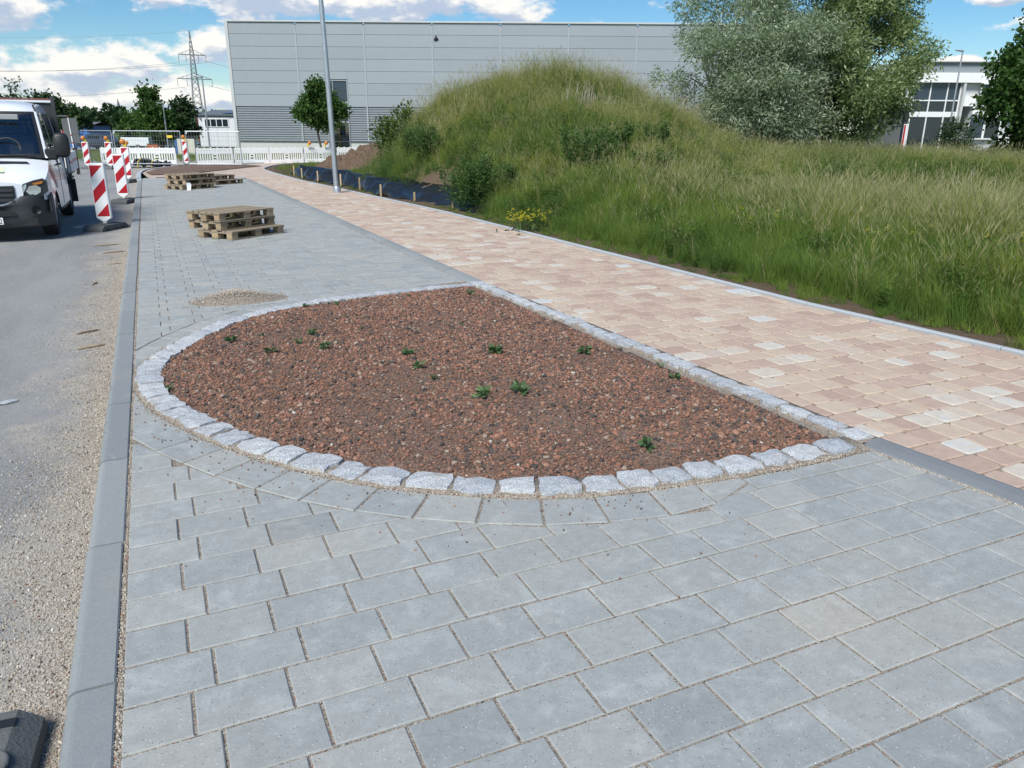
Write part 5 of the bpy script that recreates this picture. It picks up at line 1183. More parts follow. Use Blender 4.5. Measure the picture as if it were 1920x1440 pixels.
place_pallet(0, 1.05, 26.1, .0, R(37), 'bottom pallet of the far left stack with paper hanging', n2)
place_pallet(2, 1.13, 26.25, .1455, R(40), 'middle pallet of the far left stack', n2)
place_pallet(1, 1.10, 26.3, .291, R(38), 'top pallet of the far left stack', n2)
place_pallet(1, 2.12, 28.1, .0, R(38), 'lower pallet of the low stack behind the far one', n2)
place_pallet(0, 1.85, 28.05, .1455, R(39), 'upper pallet of the low stack behind the far one', n2)
pp = MB(); vs = []
for k in range(7):
    t = k / 6; vs += [(-.06 + .012 * math.sin(4 * t), -.03 - .07 * t * t, .2 - .21 * t), (.06 + .02 * math.sin(5 * t), -.03 - .09 * t * t, .2 - .21 * t)]
pp.add(vs, [(2 * k, 2 * k + 1, 2 * k + 3, 2 * k + 2) for k in range(6)], 0, True); pp.add([(v[0], v[1] + .003, v[2]) for v in vs], [(2 * k, 2 * k + 2, 2 * k + 3, 2 * k + 1) for k in range(6)], 0, True)
tag(pp.build('paper_strip', M_REFL_WHITE, None, (.98, 25.42, .012), R(10)), 'strip of white paper hanging from the far pallet stack', 'paper')

# ---- warning beacons: striped panel on a rubber foot, some with an amber lamp
def beacon(loc, rz, label, lamp=False, foot=0, tilt=0, s=1.0, flip=False):
    root = empty('warning_beacon', loc, rz, label, 'warning beacon', 'striped warning beacons along the roadworks'); root.scale = (s, s, s); root.rotation_euler = (0, tilt, rz)
    w, h, z0 = .27, 1.0, .22
    FR = Matrix(((1, 0, 0, 0), (0, 0, 1, 0), (0, 1, 0, 0), (0, 0, 0, 1)))           # plan (x,z) swapped into upright
    body = MB(); pl = [(-w / 2, z0), (-.03, z0 - .075), (.03, z0 - .075), (w / 2, z0), (w / 2, z0 + h), (-w / 2, z0 + h)]
    up = Matrix.Rotation(R(90), 4, 'X'); body.prism(pl, -.035, .035, 0, up, .012); body.prism(pl, -.037, -.0349, 0, up)
    body.box((0, 0, z0 - .12), (.06, .05, .12)); body.build('panel', M_WHITE_PLASTIC, root)
    a, b = -.118, .118; zz = z0 + .035; H = h - .07
    def strip(c0, c1):
        q = [(a, zz), (b, zz), (b, zz + H), (a, zz + H)]; n_ = Vector((-1, 1)).normalized() if not flip else Vector((1, 1)).normalized()
        k = -1 if not flip else 1
        f = lambda c: (a, zz + c) if not flip else (b, zz + c)
        q = clip(q, f(c0), n_); q = clip(q, f(c1), -n_); return clean(q)
    MB().box((0, -.0365, zz + H / 2), (b - a, .003, H)).build('reflective_sheet', M_REFL_WHITE, root)
    for c0, c1 in ((-.5, 0.0), (.235, .465), (.70, 1.5)):
        q = strip(c0, c1)
        if len(q) >= 3: MB().prism(q, .038, .0395, 0, up).build('stripe', M_RED, root)
    ft = MB(); L, Wd = .82, .40
    prof = [(-L / 2, 0), (L / 2, 0), (L / 2 - .005, .045), (L / 2 - .09, .11), (-L / 2 + .09, .11), (-L / 2 + .005, .045)]
    T0 = Matrix.Rotation(foot, 4, 'Z')
    ft.prism(prof, -Wd / 2, Wd / 2, 0, T0 @ up); ft.box((0, 0, .118), (.2, .2, .02), bev=.006, mat=T0); ft.box((.2, -.05, .115), (.14, .09, .012), bev=.004, mat=T0); ft.box((-.2, -.05, .115), (.14, .09, .012), bev=.004, mat=T0)
    for x in (-.24, 0.02, .22): ft.box((x, -Wd / 2 - .002, .03), (.13, .012, .028), 1, mat=T0)
    ft.build('foot_plate', [M_RUBBER, M_BLACK], root)
    if lamp:
        z = z0 + h
        lm = MB().box((.03, 0, z + .06), (.11, .1, .12), bev=.012).build('lamp_housing', M_YELLOW, root)
        MB().lathe([(0, .075), (.05, .07), (.085, .045), (.098, .012), (.1, 0), (.098, -.012), (.085, -.045), (.05, -.07), (0, -.075)], 20, mat=Matrix.Translation((-.03, -.03, z + .17)) @ Matrix.Rotation(R(90), 4, 'X')).build('lens', M_AMBER, lm)
    return root
beacon((-.90, 16.75, -.10), R(-20), 'largest red and white beacon in front beside the van', foot=R(78))
beacon((-.70, 22.7, -.10), R(-16), 'second red and white beacon just behind the largest', foot=R(86))
beacon((-.72, 31.3, -.10), R(-18), 'third beacon with amber lamp near the curved kerb', True, R(80))
beacon((-2.62, 42.4, -.10), R(-10), 'leftmost distant beacon with amber lamp', True, R(80))
beacon((-1.65, 42.0, -.10), R(-12), 'distant beacon with amber lamp partly behind the largest one', True, R(80))
beacon((1.72, 42.6, -.04), R(-24), 'distant beacon with amber lamp between the white barriers', True, flip=False)
# foot plate in the bottom left corner
fp = MB(); prof = [(-.40, 0), (.40, 0), (.395, .05), (.33, .10), (-.33, .10), (-.395, .05)]
fp.prism(prof, -.20, .20, 0, Matrix.Rotation(R(90), 4, 'X')); fp.box((.29, .14, .099), (.09, .035, .010), 1)
fp.lathe([(0, .1015), (.052, .1015), (.056, .1045), (.062, .1045), (.066, .099)], 28, 0, True, Matrix.Translation((.285, -.03, 0)))
o = fp.build('beacon_foot', [M_RUBBER, M_BLACK], None, (-.935, 2.27, -.10), R(-4)); tag(o, 'dark rubber foot plate lying in the bottom left corner', 'foot plate')

# ---- white plastic barriers
def make_barrier():
    root = empty('plastic_barrier'); L, H = 1.88, .80; mb = MB()
    mb.box((L / 2, 0, H - .14), (L - .04, .045, .28), bev=.008); mb.box((L / 2, 0, .09), (L - .04, .045, .18), bev=.008)
    for x in (.035, L - .035): mb.box((x, 0, .35), (.05, .05, .345))
    mb.box((L / 2, 0, .35), (.19, .04, .06)); mb.box((L / 2 - .085, 0, .35), (.02, .042, .343)); mb.box((L / 2 + .085, 0, .35), (.02, .042, .343)); mb.box((L / 2, 0, .21), (.15, .04, .07)); mb.box((L / 2, 0, .49), (.15, .04, .07))
    n = 7
    for side in (0, 1):
        for k in range(n): x = .105 + k * (L / 2 - .19) / (n - .6); x = x if side == 0 else L - x; mb.box((x, 0, .35), (.058, .036, .345))
    mb.build('panel', M_WHITE_PLASTIC, root)
    pg = MB()
    for k in range(6): pg.box((.12 + k * (L - .24) / 5, 0, H + .025), (.045, .04, .05), bev=.006)
    for k in range(7): pg.box((.2 + k * (L - .4) / 6, -.024, H - .12), (.05, .012, .03), bev=.003)
    pg.build('lugs', M_WHITE_PLASTIC, root)
    MB().box((0, 0, .38), (.035, .03, .84)).build('post', M_STEEL_DULL, root); MB().box((.0, 0, -.06), (.25, .5, .07), bev=.01).build('foot', M_RUBBER, root)
    return root
bar0 = make_barrier(); first = True
runs = [([(-16.35, 41.1), (-14.75, 42.15), (-13.2, 43.2), (-11.6, 44.25), (-10.0, 45.25), (-8.35, 46.2), (-6.7, 47.1)], ['leftmost white barrier of the right hand row', 'second white barrier of the right hand row', 'third white barrier below the ribbed wall', 'fourth white barrier carrying two amber lamps',
         'fifth white barrier behind the lamp post', 'last white barrier partly hidden by the bush'], 'right hand row of white barriers'),
        ([(-21.2, 41.0), (-19.45, 41.3), (-17.65, 41.7)], ['left white barrier behind the beacons', 'right white barrier behind the black pipe coil'], 'left hand pair of white barriers')]
for pts, labs, grp in runs:
    for (a, b), lab in zip(zip(pts, pts[1:]), labs):
        o = bar0 if first else copy_tree(bar0); first = False; p, q = T(*a), T(*b)
        o.location = (p.x, p.y, -.02); o.rotation_euler = (0, 0, math.atan2(q.y - p.y, q.x - p.x)); tag(o, lab, 'barrier', grp)
def amber_lamp(loc, label):
    root = empty('amber_lamp', loc, -YAW, label, 'warning lamp', 'amber lamps on the barriers'); MB().box((-.05, 0, .07), (.09, .08, .16), bev=.01).build('housing', M_YELLOW, root)
    MB().lathe([(0, .07), (.05, .065), (.085, .04), (.1, 0), (.085, -.04), (.05, -.065), (0, -.07)], 18, mat=Matrix.Translation((.04, -.02, .2)) @ Matrix.Rotation(R(90), 4, 'X')).build('lens', M_AMBER, root)
amber_lamp(T(-11.3, 44.3, .83), 'left amber lamp on the barrier below the ribbed wall'); amber_lamp(T(-10.5, 44.8, .83), 'right amber lamp on the barrier below the ribbed wall'); amber_lamp(T(-19.9, 41.2, .83), 'amber lamp on the left white barrier')

# ---- mobile mesh fence
def make_fence(L, label):
    root = empty('mesh_fence', (0, 0, 0), 0, label, 'fence', 'mobile mesh fence panels'); H = 1.62
    MB().tube([(0, 0, -.02), (0, 0, H)], .022, 8).tube([(L, 0, -.02), (L, 0, H)], .022, 8).tube([(0, 0, H - .02), (L, 0, H - .02)], .024, 8).tube([(0, 0, .12), (L, 0, .12)], .02, 8).build('frame', M_STEEL, root)
    mb = MB(); n = int(L / .13)
    for k in range(1, n): mb.tube([(L * k / n, 0, .12), (L * k / n, 0, H - .02)], .0045, 3, caps=False)
    for k in range(1, 7): mb.tube([(0, .005, .12 + k * .21), (L, .005, .12 + k * .21)], .0045, 3, caps=False)
    mb.build('wire_mesh', M_STEEL_DULL, root)
    MB().add([(0, 0, H - .02), (.11, 0, H - .02), (0, 0, H - .2), (0, .02, H - .02), (.11, .02, H - .02), (0, .02, H - .2)], [(0, 2, 1), (3, 4, 5), (0, 1, 4, 3), (1, 2, 5, 4), (2, 0, 3, 5)]).build('corner_plate', M_FRAME, root)
    for x in (0, L): MB().box((x, 0, -.03), (.22, .6, .1), bev=.02).build('foot', M_RUBBER, root)
    return root
for (a, b, lab) in [((-18.95, 38.1), (-15.65, 37.75), 'left mesh fence panel with the yellow sign'), ((-15.45, 37.9), (-12.95, 38.0), 'right mesh fence panel before the small pale building'), ((-22.1, 39.6), (-19.15, 38.3), 'mesh fence panel behind the leftmost beacons')]:
    p, q = T(*a), T(*b); o = make_fence((q - p).length, lab); o.location = (p.x, p.y, .02); o.rotation_euler = (0, 0, math.atan2(q.y - p.y, q.x - p.x))
tag(MB().box((0, 0, 0), (.26, .012, .12), bev=.003).build('yellow_sign', M_YELLOW, None, T(-16.15, 37.75, 1.38), -YAW), 'small yellow plate hung on the mesh fence', 'sign')

# ---- black pipe coil with yellow straps
co = empty('pipe_coil', T(-18.0, 39.3, -.06), -YAW, 'bundle of black corrugated pipe with yellow straps', 'pipe coil')
for k, (x, z, r_, tl) in enumerate([(-.35, .22, .34, .5), (.05, .25, .36, -.35), (.5, .16, .34, .25), (.75, .12, .28, -.2), (.2, .1, .45, .05)]):
    pts = []; rd = []
    for i in range(73):
        a = 2 * math.pi * i / 72; pts.append((x + r_ * math.cos(a), r_ * .8 * math.sin(a), z + .25 * r_ * math.sin(a * 1 + k) * tl * 2 + .05 * math.sin(3 * a))); rd.append(.075 if i % 2 else .062)
    MB().tube(pts, rd, 8, caps=False).build('coil', M_BLACK, co)
for x in (-.42, .28): MB().tube([(x, -.36, -.02), (x + .04, -.34, .25), (x + .1, 0, .42), (x + .12, .3, .2)], .02, 6).build('strap', M_YELLOW, co)
MB().box((.15, -.05, -.03), (2.2, .7, .03)).build('groundsheet', M_BLACK, co)

# ---- traffic sign seen from behind, flag board, poles
sg = empty('traffic_sign', T(-21.4, 39.0, -.1), -YAW, 'grey back of a traffic sign on a banded pole', 'traffic sign'); sg.rotation_euler = (0, R(-1.5), -YAW)
MB().tube([(0, 0, 0), (0, 0, 2.35)], .03, 8).build('pole', M_FRAME, sg)
for x, z, w, h in ((-.20, 1.92, .34, .72), (.20, 1.92, .34, .72), (0, 1.34, .74, .42)): MB().box((x, .03, z), (w, .02, h), bev=.004).build('plate', M_CHARC, sg)
for z in (1.5, 1.15, 2.33): MB().tube([(0, 0, z - .03), (0, 0, z + .03)], .034, 8).build('clamp', M_RED, sg)
MB().box((-.25, .0, 2.38), (.5, .12, .06), bev=.02).build('arm_lamp', M_CHARC, sg)
fl = empty('flag_board', T(-23.6, 42.2, -.1), -YAW, 'red warning board on a white pole left of the sign', 'sign'); MB().tube([(-.25, 0, 0), (-.25, 0, 1.45)], .025, 6).build('pole', M_FRAME, fl); MB().add([(-.1, 0, 1.75), (.35, 0, 1.3), (-.05, 0, 1.35), (-.1, .02, 1.75), (.35, .02, 1.3), (-.05, .02, 1.35)], [(0, 2, 1), (3, 4, 5), (0, 1, 4, 3), (1, 2, 5, 4), (2, 0, 3, 5)]).build('board', M_RED, fl)
MB().tube([(-.1, .01, 0), (-.1, .01, 1.76)], .02, 6).build('pole', M_STEEL_DULL, fl)
for k, (cx, d) in enumerate([(-26.3, 47), (-27.2, 48), (-28, 49), (-24.4, 46)]): tag(MB().tube([(0, 0, -.2), (.02, 0, .9), (.0, 0, 1.05)], [.05, .05, .035], 6).build('fence_post', M_BARK, None, T(cx, d, -.1)), ['third wooden fence post left of the road signs', 'second wooden fence post from the van side', 'wooden fence post nearest the van', 'wooden fence post nearest the red board'][k], 'post', 'wooden posts by the road')

# ---- far vehicles, cabinet, shed
def small_car(loc, rz, paint, label, name='parked_car'):
    root = empty(name, loc, rz, label, 'car')
    secs = [(-2.1, .35, .62, .62), (-2.05, .3, .8, .75), (-1.2, .28, .92, .82), (-.6, .28, 1.42, .72), (.5, .28, 1.45, .72), (1.3, .28, 1.0, .82), (2.0, .3, .85, .78), (2.1, .35, .6, .65)]; vs = []
    for x, z0, z1, w in secs: vs += [(x, -.85, z0), (x, -.88, .62), (x, -w, z1 - .06), (x, -w + .12, z1), (x, w - .12, z1), (x, w, z1 - .06), (x, .88, .62), (x, .85, z0)]
    n = 8; MB().add(vs, [(i * n + k, i * n + (k + 1) % n, (i + 1) * n + (k + 1) % n, (i + 1) * n + k) for i in range(7) for k in range(n)] + [list(range(8)), list(range(56, 64))[::-1]], 0, True).build('body', paint, root)
    MB().box((-.05, 0, 1.14), (1.3, 1.66, .3), bev=.06).build('side_window', M_GLASS, root); MB().box((.95, 0, 1.16), (.12, 1.3, .32), mat=None).build('windscreen', M_GLASS, root)
    for x in (-1.3, 1.3):
        for y_ in (-.8, .8): MB().lathe([(0, -.1), (.2, -.1), (.31, -.08), (.32, 0), (.31, .08), (.2, .1), (0, .1)], 16, mat=Matrix.Translation((x, y_, .32)) @ Matrix.Rotation(R(90), 4, 'X')).build('wheel', M_BLACK, root)
    for y_ in (-.6, .6): MB().box((2.05, y_, .68), (.08, .3, .13), bev=.02).build('headlight', M_REFL_WHITE, root)
    return root
M_NAVY = simple('dark_blue_car_paint', (.03, .04, .06), .3, .1, 2, coat=.6); M_WPAINT = simple('white_car_paint', (.74, .77, .80), .3, .03, 1, coat=.5)
small_car(T(-37.0, 72, -.15), -YAW + R(160), M_NAVY, 'dark blue car on the road behind the fence'); small_car(T(-29.9, 70.5, -.15), -YAW + R(10), M_WPAINT, 'white car half hidden behind the trees')
tr = empty('box_trailer', T(-31.8, 68, -.1), -YAW + R(3), 'low white box trailer parked before the trees', 'trailer'); MB().box((0, 0, .75), (2.3, 1.4, .7), bev=.03).build('body', M_WPAINT, tr)
MB().box((0, 0, .35), (2.2, 1.2, .1)).build('chassis', M_BLACK, tr)
for y_ in (-.65, .65): MB().lathe([(0, -.08), (.27, -.07), (.28, 0), (.27, .07), (0, .08)], 14, mat=Matrix.Translation((.2, y_, .27)) @ Matrix.Rotation(R(90), 4, 'X')).build('wheel', M_BLACK, tr)
cb = empty('utility_cabinet', T(-23.6, 58, -.05), -YAW, 'cream utility cabinet on the grass before the small building', 'cabinet'); M_CREAM = simple('cream_cabinet_paint', (.60, .58, .50), .6, .05, 2)
MB().box((0, 0, .55), (1.25, .5, 1.1), bev=.02).build('body', M_CREAM, cb); MB().box((0, 0, 1.13), (1.3, .55, .06), bev=.015).build('lid', M_DARKTRIM, cb); MB().box((.0, -.256, .9), (.4, .01, .16)).build('sticker', M_YELLOW, cb); MB().box((-.75, .1, .5), (.2, .4, 1.0)).build('side_box', M_PIPE, cb)
oc = empty('orange_crate', T(-26.9, 60, -.1), -YAW, 'orange box standing behind the mesh fence', 'crate'); MB().box((0, 0, .35), (.8, .6, .7), bev=.02).build('body', M_ORANGE, oc); MB().box((0, 0, .73), (.84, .64, .06), bev=.01).build('lid', M_DARKTRIM, oc)
sh = empty('blue_shed', T(-44.5, 78, -.1), -YAW, 'low shed with blue front behind the van', 'shed'); M_BLUE = simple('blue_tarpaulin', (.04, .13, .36), .6, .15, 1.5)
MB().box((0, 2, 1.0), (7, 4, 2.0)).build('wall', M_BLUE, sh); MB().add([(-3.7, -.3, 2.0), (3.7, -.3, 2.0), (3.7, 2, 2.4), (-3.7, 2, 2.4), (3.7, 4.3, 2.0), (-3.7, 4.3, 2.0)], [(0, 1, 2, 3), (3, 2, 4, 5)]).build('roof', M_SLATE, sh)

# ---- black plastic sheeting held by stakes along the verge
M_SHEET = simple('black_plastic_sheet', (.014, .015, .016), .32, .2, 3, spec=.5)
def sheet_strip():
    ys = np.linspace(15.9, 33.5, 150); V = []; prof = 9
    for i, y_ in enumerate(ys):
        x0 = xe(y_) + .42 + .1 * math.sin(y_ * .8); t = (y_ - 15.9) / 17.6; h = .04 + .44 * min(1, t / .4) * (1 - .15 * t); ph = (y_ % 2.15) / 2.15
        sag = 1 - .5 * math.sin(math.pi * ph) ** .8 + .22 * mnoise.noise((y_ * 1.9, 0, 0)) + .1 * mnoise.noise((y_ * 6, 1, 0)); H = h * sag
        for k in range(prof):
            u = k / (prof - 1)
            if u < .5: a = u / .5; x = x0 + .24 * a + .05 * math.sin(y_ * 5.1 + a * 2) * (1 - a) + .07 * math.sin(math.pi * ph) * a; z = H * a ** .8
            else: a = (u - .5) / .5; x = x0 + .24 + .07 * math.sin(math.pi * ph) + .9 * a; z = H * (1 - .25 * a) + .04 * math.sin(y_ * 3.3 + 4 * a) * a
            tz = float(hz(x, y_)[0]); z = max(z, tz * 1 + .015) if u >= .5 else max(z + min(tz, .0), tz - .02)
            V.append((x + .02 * mnoise.noise((y_ * 4, u * 6, 2)), y_, z + .09 * mnoise.noise((y_ * 4.3, u * 5, 7))))
    F = [(i * prof + k, (i + 1) * prof + k, (i + 1) * prof + k + 1, i * prof + k + 1) for i in range(len(ys) - 1) for k in range(prof - 1)]
    o = link('plastic_sheeting', raw_mesh('plastic_sheeting', V, F, M_SHEET, smooth=True)); m = o.modifiers.new('thick', 'SOLIDIFY'); m.thickness = .006; return tag(o, 'black plastic sheeting draped along the path verge', 'sheeting')
sheet_strip()
SL = ['stake at the near end of the black sheeting', 'second stake of the black sheeting', 'third stake of the black sheeting', 'stake right of the lamp post', 'stake behind the lamp post', 'sixth stake of the black sheeting', 'seventh stake of the black sheeting', 'farthest stake of the black sheeting']
for k in range(8):
    y_ = 17.2 + 2.15 * k; h = .17 + .2 * min(1, k / 3); o = empty('wooden_stake', (xe(y_) + .40 + .1 * math.sin(y_ * .8), y_, 0), R(random.uniform(-20, 20)), SL[k], 'stake', 'stakes of the black sheeting')
    MB().box((0, 0, h / 2 - .05), (.045, .03, h + .1), bev=.004).build('shaft', M_STAKE, o); MB().add([(-.0225, -.015, h), (.0225, -.015, h), (.0225, .015, h), (-.0225, .015, h), (0, 0, h + .012)], [(0, 1, 4), (1, 2, 4), (2, 3, 4), (3, 0, 4)]).build('tip', M_STAKE, o)

# ---- soil heap and grit heap
def heap(name, loc, rx, ry, h, m, label, cat, seed, rough=.25, n=40, lobes=((0, 0, 1),), rz=0):
    V = []; a = np.linspace(-1.15, 1.15, n)
    for j in a:
        for i in a:
            z = 0
            for lx, ly, lh in lobes: z = max(z, lh * max(0, 1 - math.hypot(i - lx, j - ly)) ** .9)
            nz = mnoise.fractal((i * 3.2 + seed, j * 3.2, seed), 1, 2, 5); z = z + rough * nz * min(1, z * 3.0) * .6
            V.append((i * rx, j * ry, h * z - .02))
    F = [(j * n + i, j * n + i + 1, (j + 1) * n + i + 1, (j + 1) * n + i) for j in range(n - 1) for i in range(n - 1)]
    o = link(name, raw_mesh(name, V, F, m, {'tint': rng.random(len(F))}, rough < .2), None, loc, rz); return tag(o, label, cat)
sp_ = T(-7.3, 37.6); heap('soil_heap', (sp_.x, sp_.y, .0), 1.6, 1.4, 1.25, M_SOIL, 'heap of brown excavated soil behind the lamp post', 'soil heap', 3, .42, 60, ((0, 0, .8), (.45, .1, 1), (-.45, -.1, .55)), -YAW)
gh = heap('grit_heap', (.66, 8.62, .004), .5, .32, .115, M_GRIT, 'small heap of beige grit on the grey paving', 'grit heap', 6, .12, 44, ((0, 0, 1), (.35, -.15, .45)), R(5))
n = 5200; r_ = np.abs(rng.normal(0, .45, n)); a = rng.uniform(0, 6.28, n); X = .66 + .5 * r_ * np.cos(a) * 1.05; Y = 8.62 + .32 * r_ * np.sin(a); Z = .115 * np.clip(1 - r_, 0, 1) ** .9
k = Y > 8.22; co_ = chips('loose_grit', X[k] - .66, Y[k] - 8.62, Z[k], .0075, gh, .03, .0); 
# ---- debris on the road
DB = [(-.80, 10.75, .20, .028, 75, 'grey splinter of wood lying on the road'), (-.80, 14.4, .42, .03, 12, 'long wooden lath near the kerb on the road'), (-.66, 13.5, .34, .03, 20, 'second lath near the kerb on the road'), (-.72, 8.1, .22, .022, 28, 'brown stick beside the grit on the road'),
      (-.66, 7.5, .24, .03, 22, 'thicker wood chip against the kerb'), (-.63, 12.3, .2, .02, 10, 'short stick by the kerb on the road')]
for x, y_, L, w, a, lab in DB:
    mb = MB(); mb.tube([(-L / 2, 0, .006), (-L * .2, .006, .010), (L * .2, -.004, .011), (L / 2, .005, .007)], [w * .2, w * .5, w * .45, w * .1], 6, smooth=False); tag(mb.build('wood_splinter', M_WOOD, None, (x, y_, -.098), R(a)), lab, 'wood', 'wood splinters on the road')
me = stone_mesh('stone_flake', M_KERB_LIGHT, 77, .35); o = link('stone_flake', me, None, (-1.12, 6.1, -.088), R(25)); o.scale = (.17, .09, .07); tag(o, 'flat pale stone lying on the road at the left edge', 'stone')
# bird in front of the hall
bd = MB(); bp = T(-3.75, 40, 5.9)
bd.tube([(0, 0, -.16), (0, 0, -.08), (0, 0, .04), (0, 0, .12), (0, 0, .16)], [.01, .05, .06, .04, .012], 8)
bo = empty('bird', bp, -YAW, 'small black bird flying before the hall wall', 'bird'); bd.build('body', M_BLACK, bo)
for s_ in (-1, 1): MB().add([(s_ * .03, 0, .06), (s_ * .12, .03, .0), (s_ * .10, .03, -.14), (s_ * .03, 0, -.05), (s_ * .03, .01, .06), (s_ * .12, .04, .0), (s_ * .10, .04, -.14), (s_ * .03, .01, -.05)], [(0, 1, 2, 3), (7, 6, 5, 4), (0, 4, 5, 1), (1, 5, 6, 2), (2, 6, 7, 3)]).build('wing', M_BLACK, bo)
lawn('roadside_lawn', [tuple(T(-32, 50)[:2]), tuple(T(-24, 44.5)[:2]), tuple(T(-17, 47)[:2]), tuple(T(-8, 53)[:2]), tuple(T(-8, 66)[:2]), tuple(T(-34, 66)[:2])], 5000, .55, 'mown grass between the barriers and the hall')
lawn('verge_tuft_strip', [(5.0, 36.5), (5.3, 38), (6.2, 41), (8.5, 43.8), (13, 45), (13, 42), (8, 38)], 700, .6, 'grassy verge at the bend of the footpath')
# ================================================================== VAN
M_VAN = simple('white_van_paint', (.76, .79, .84), .28, .02, .6, coat=.6); M_VGREY = simple('dark_bumper_plastic', (.035, .038, .043), .55, .12, 5); M_CHROME = simple('lamp_reflector', (.72, .74, .76), .18, .1, 12, metal=.8)
M_LAMPGLASS = clear_glass('lamp_glass'); M_TYRE = simple('tyre_rubber', (.022, .022, .023), .8, .2, 10)
van = empty('white_van', (-2.58, 15.32, -.10), 0, 'white crew cab tipper van facing the viewer on the road', 'van')
# local frame: x across, y from the front bumper backwards, z up from the road
def lerp_(tab, t): return lerp_table(tab, t)
HWT = [(0, .80), (.06, .88), (.18, .945), (.4, .975), (.9, .985), (6, .985)]            # half width by distance from the front
def hw(y_, z):
    w = lerp_(HWT, y_ + .25 * max(0, .75 - abs(z - .75)) * 0); return w - max(0, (z - 1.18)) * .155 - max(0, z - 2.1) * .35
TOP = [(.06, .88), (.10, 1.0), (.22, 1.10), (.45, 1.20), (.72, 1.285), (.86, 1.335)]     # bonnet line (y, z)
SCR = [(.86, 1.335), (1.2, 1.735), (1.52, 2.12)]
ROOF = [(1.52, 2.12), (1.60, 2.19), (1.75, 2.255), (2.0, 2.295), (2.6, 2.32), (3.5, 2.315)]
def skin(prof, name, m, nu=17, edge=1.0, crown=.0, parent=van, off=0, u0=-1, u1=1):
    mb = MB(); vs = []
    for y_, z in prof:
        for k in range(nu):
            u = u0 + (u1 - u0) * k / (nu - 1); w = hw(y_, z) * edge; yy = y_ + .13 * abs(u) ** 3.2 * (1 if y_ < 1.7 else max(0, 1 - (y_ - 1.7) / .5)); zz = z - crown * abs(u) ** 4
            vs.append((u * w, yy - off, zz))
    n = nu; mb.add(vs, [(i * n + k, i * n + k + 1, (i + 1) * n + k + 1, (i + 1) * n + k) for i in range(len(prof) - 1) for k in range(n - 1)], 0, True); return mb.build(name, m, parent)
skin(TOP, 'bonnet', M_VAN, crown=.05)
skin(ROOF, 'roof', M_VAN, crown=.05)
# screen surround and glass
scr_in = [(.90, 1.385), (1.2, 1.735), (1.47, 2.055)]
for u0, u1 in ((-1, -.955), (.955, 1)): skin(SCR, 'screen_pillar', M_VAN, 3, u0=u0, u1=u1)
for u0, u1 in ((-.957, -.90), (.90, .957)): skin(SCR, 'screen_seal', M_BLACK, 4, off=.004, u0=u0, u1=u1)
skin([(.86, 1.335), (.915, 1.40)], 'screen_seal', M_BLACK, off=.004, u0=-.92, u1=.92); skin([(1.46, 2.045), (1.52, 2.12)], 'screen_seal', M_BLACK, off=.004, u0=-.92, u1=.92)
ws = skin([(.89, 1.37), (1.2, 1.735), (1.49, 2.085)], 'windscreen', clear_glass('windscreen_glass', .16), off=.001, u0=-.915, u1=.915)
M_SEAT = simple('grey_seat_cloth', (.10, .105, .11), .9, .15, 8); M_CAB = simple('pale_cab_lining', (.34, .35, .36), .9, .1, 4)
for x in (-.55, -.05, .5):
    st_ = MB().box((x, 1.95, 1.35), (.46, .16, .72), bev=.05).build('seat', M_SEAT, van); MB().box((x, 1.98, 1.80), (.26, .1, .18), bev=.04).build('headrest', M_SEAT, st_)
MB().box((0, 1.12, 1.25), (1.7, .35, .16), bev=.05).build('dashboard', M_VGREY, van); MB().box((0, 2.9, 1.3), (1.5, .04, 1.5)).build('inner_wall', M_CAB, van)
gd = MB()
for k in range(9): gd.box((-.6 + .15 * k, 2.86, 1.85), (.02, .02, .3))
for k in range(4): gd.box((0, 2.86, 1.72 + .09 * k), (1.3, .02, .02))
gd.build('window_grid', M_BLACK, van)
MB().box((.33, 1.33, 2.02), (.5, .03, .09), bev=.012).box((-.33, 1.33, 2.02), (.5, .03, .09), bev=.012).build('sun_visor', M_CAB, van)
# dashboard details behind the glass are kept as thin parts: wheel and blind
MB().tube([(.37 + .2 * math.cos(a), 1.02 + .05 * math.sin(a), 1.50 + .17 * math.sin(a)) for a in np.linspace(0, 2 * math.pi, 25)], .014, 6, caps=False).build('steering_wheel', M_VGREY, van)
for s_ in (-1, 1): MB().tube([(s_ * .1, .865, 1.375), (s_ * .75, .90, 1.40)], .012, 6).build('wiper', M_BLACK, van)
vent = MB(); 
for s_ in (1, -1): MB().add([(s_ * .24, .60, 1.262), (s_ * .70, .655, 1.262), (s_ * .66, .725, 1.287), (s_ * .27, .68, 1.30)], [(0, 1, 2, 3) if s_ > 0 else (3, 2, 1, 0)]).build('bonnet_vent', M_BLACK, van)
# sides with wheel arches
def side(s_, y0, y1, name, m, zlo=.42, zhi=None, ny=40, nz=9):
    mb = MB(); vs = []; ys = np.linspace(y0, y1, ny)
    for y_ in ys:
        zt = zhi(y_); zb = zlo if y_ > .5 else .68
        for yw in (.97,):
            if abs(y_ - yw) < .43: zb = max(zb, .34 + math.sqrt(max(0, .43 ** 2 - (y_ - yw) ** 2)))
        for k in range(nz): z = zb + (zt - zb) * k / (nz - 1); yy = y_ + .13 * (1 if y_ < 1.7 else max(0, 1 - (y_ - 1.7) / .5)); vs.append((s_ * hw(y_, z), yy, z))
    f = [(i * nz + k, (i + 1) * nz + k, (i + 1) * nz + k + 1, i * nz + k + 1) for i in range(ny - 1) for k in range(nz - 1)]
    mb.add(vs, f if s_ > 0 else [q[::-1] for q in f], 0, True); return mb.build(name, m, van)
def top_edge(y_):
    if y_ < .86: return lerp_(TOP, y_) - .05
    if y_ < 1.52: return lerp_(SCR, y_)
    return lerp_(ROOF, y_) - .05
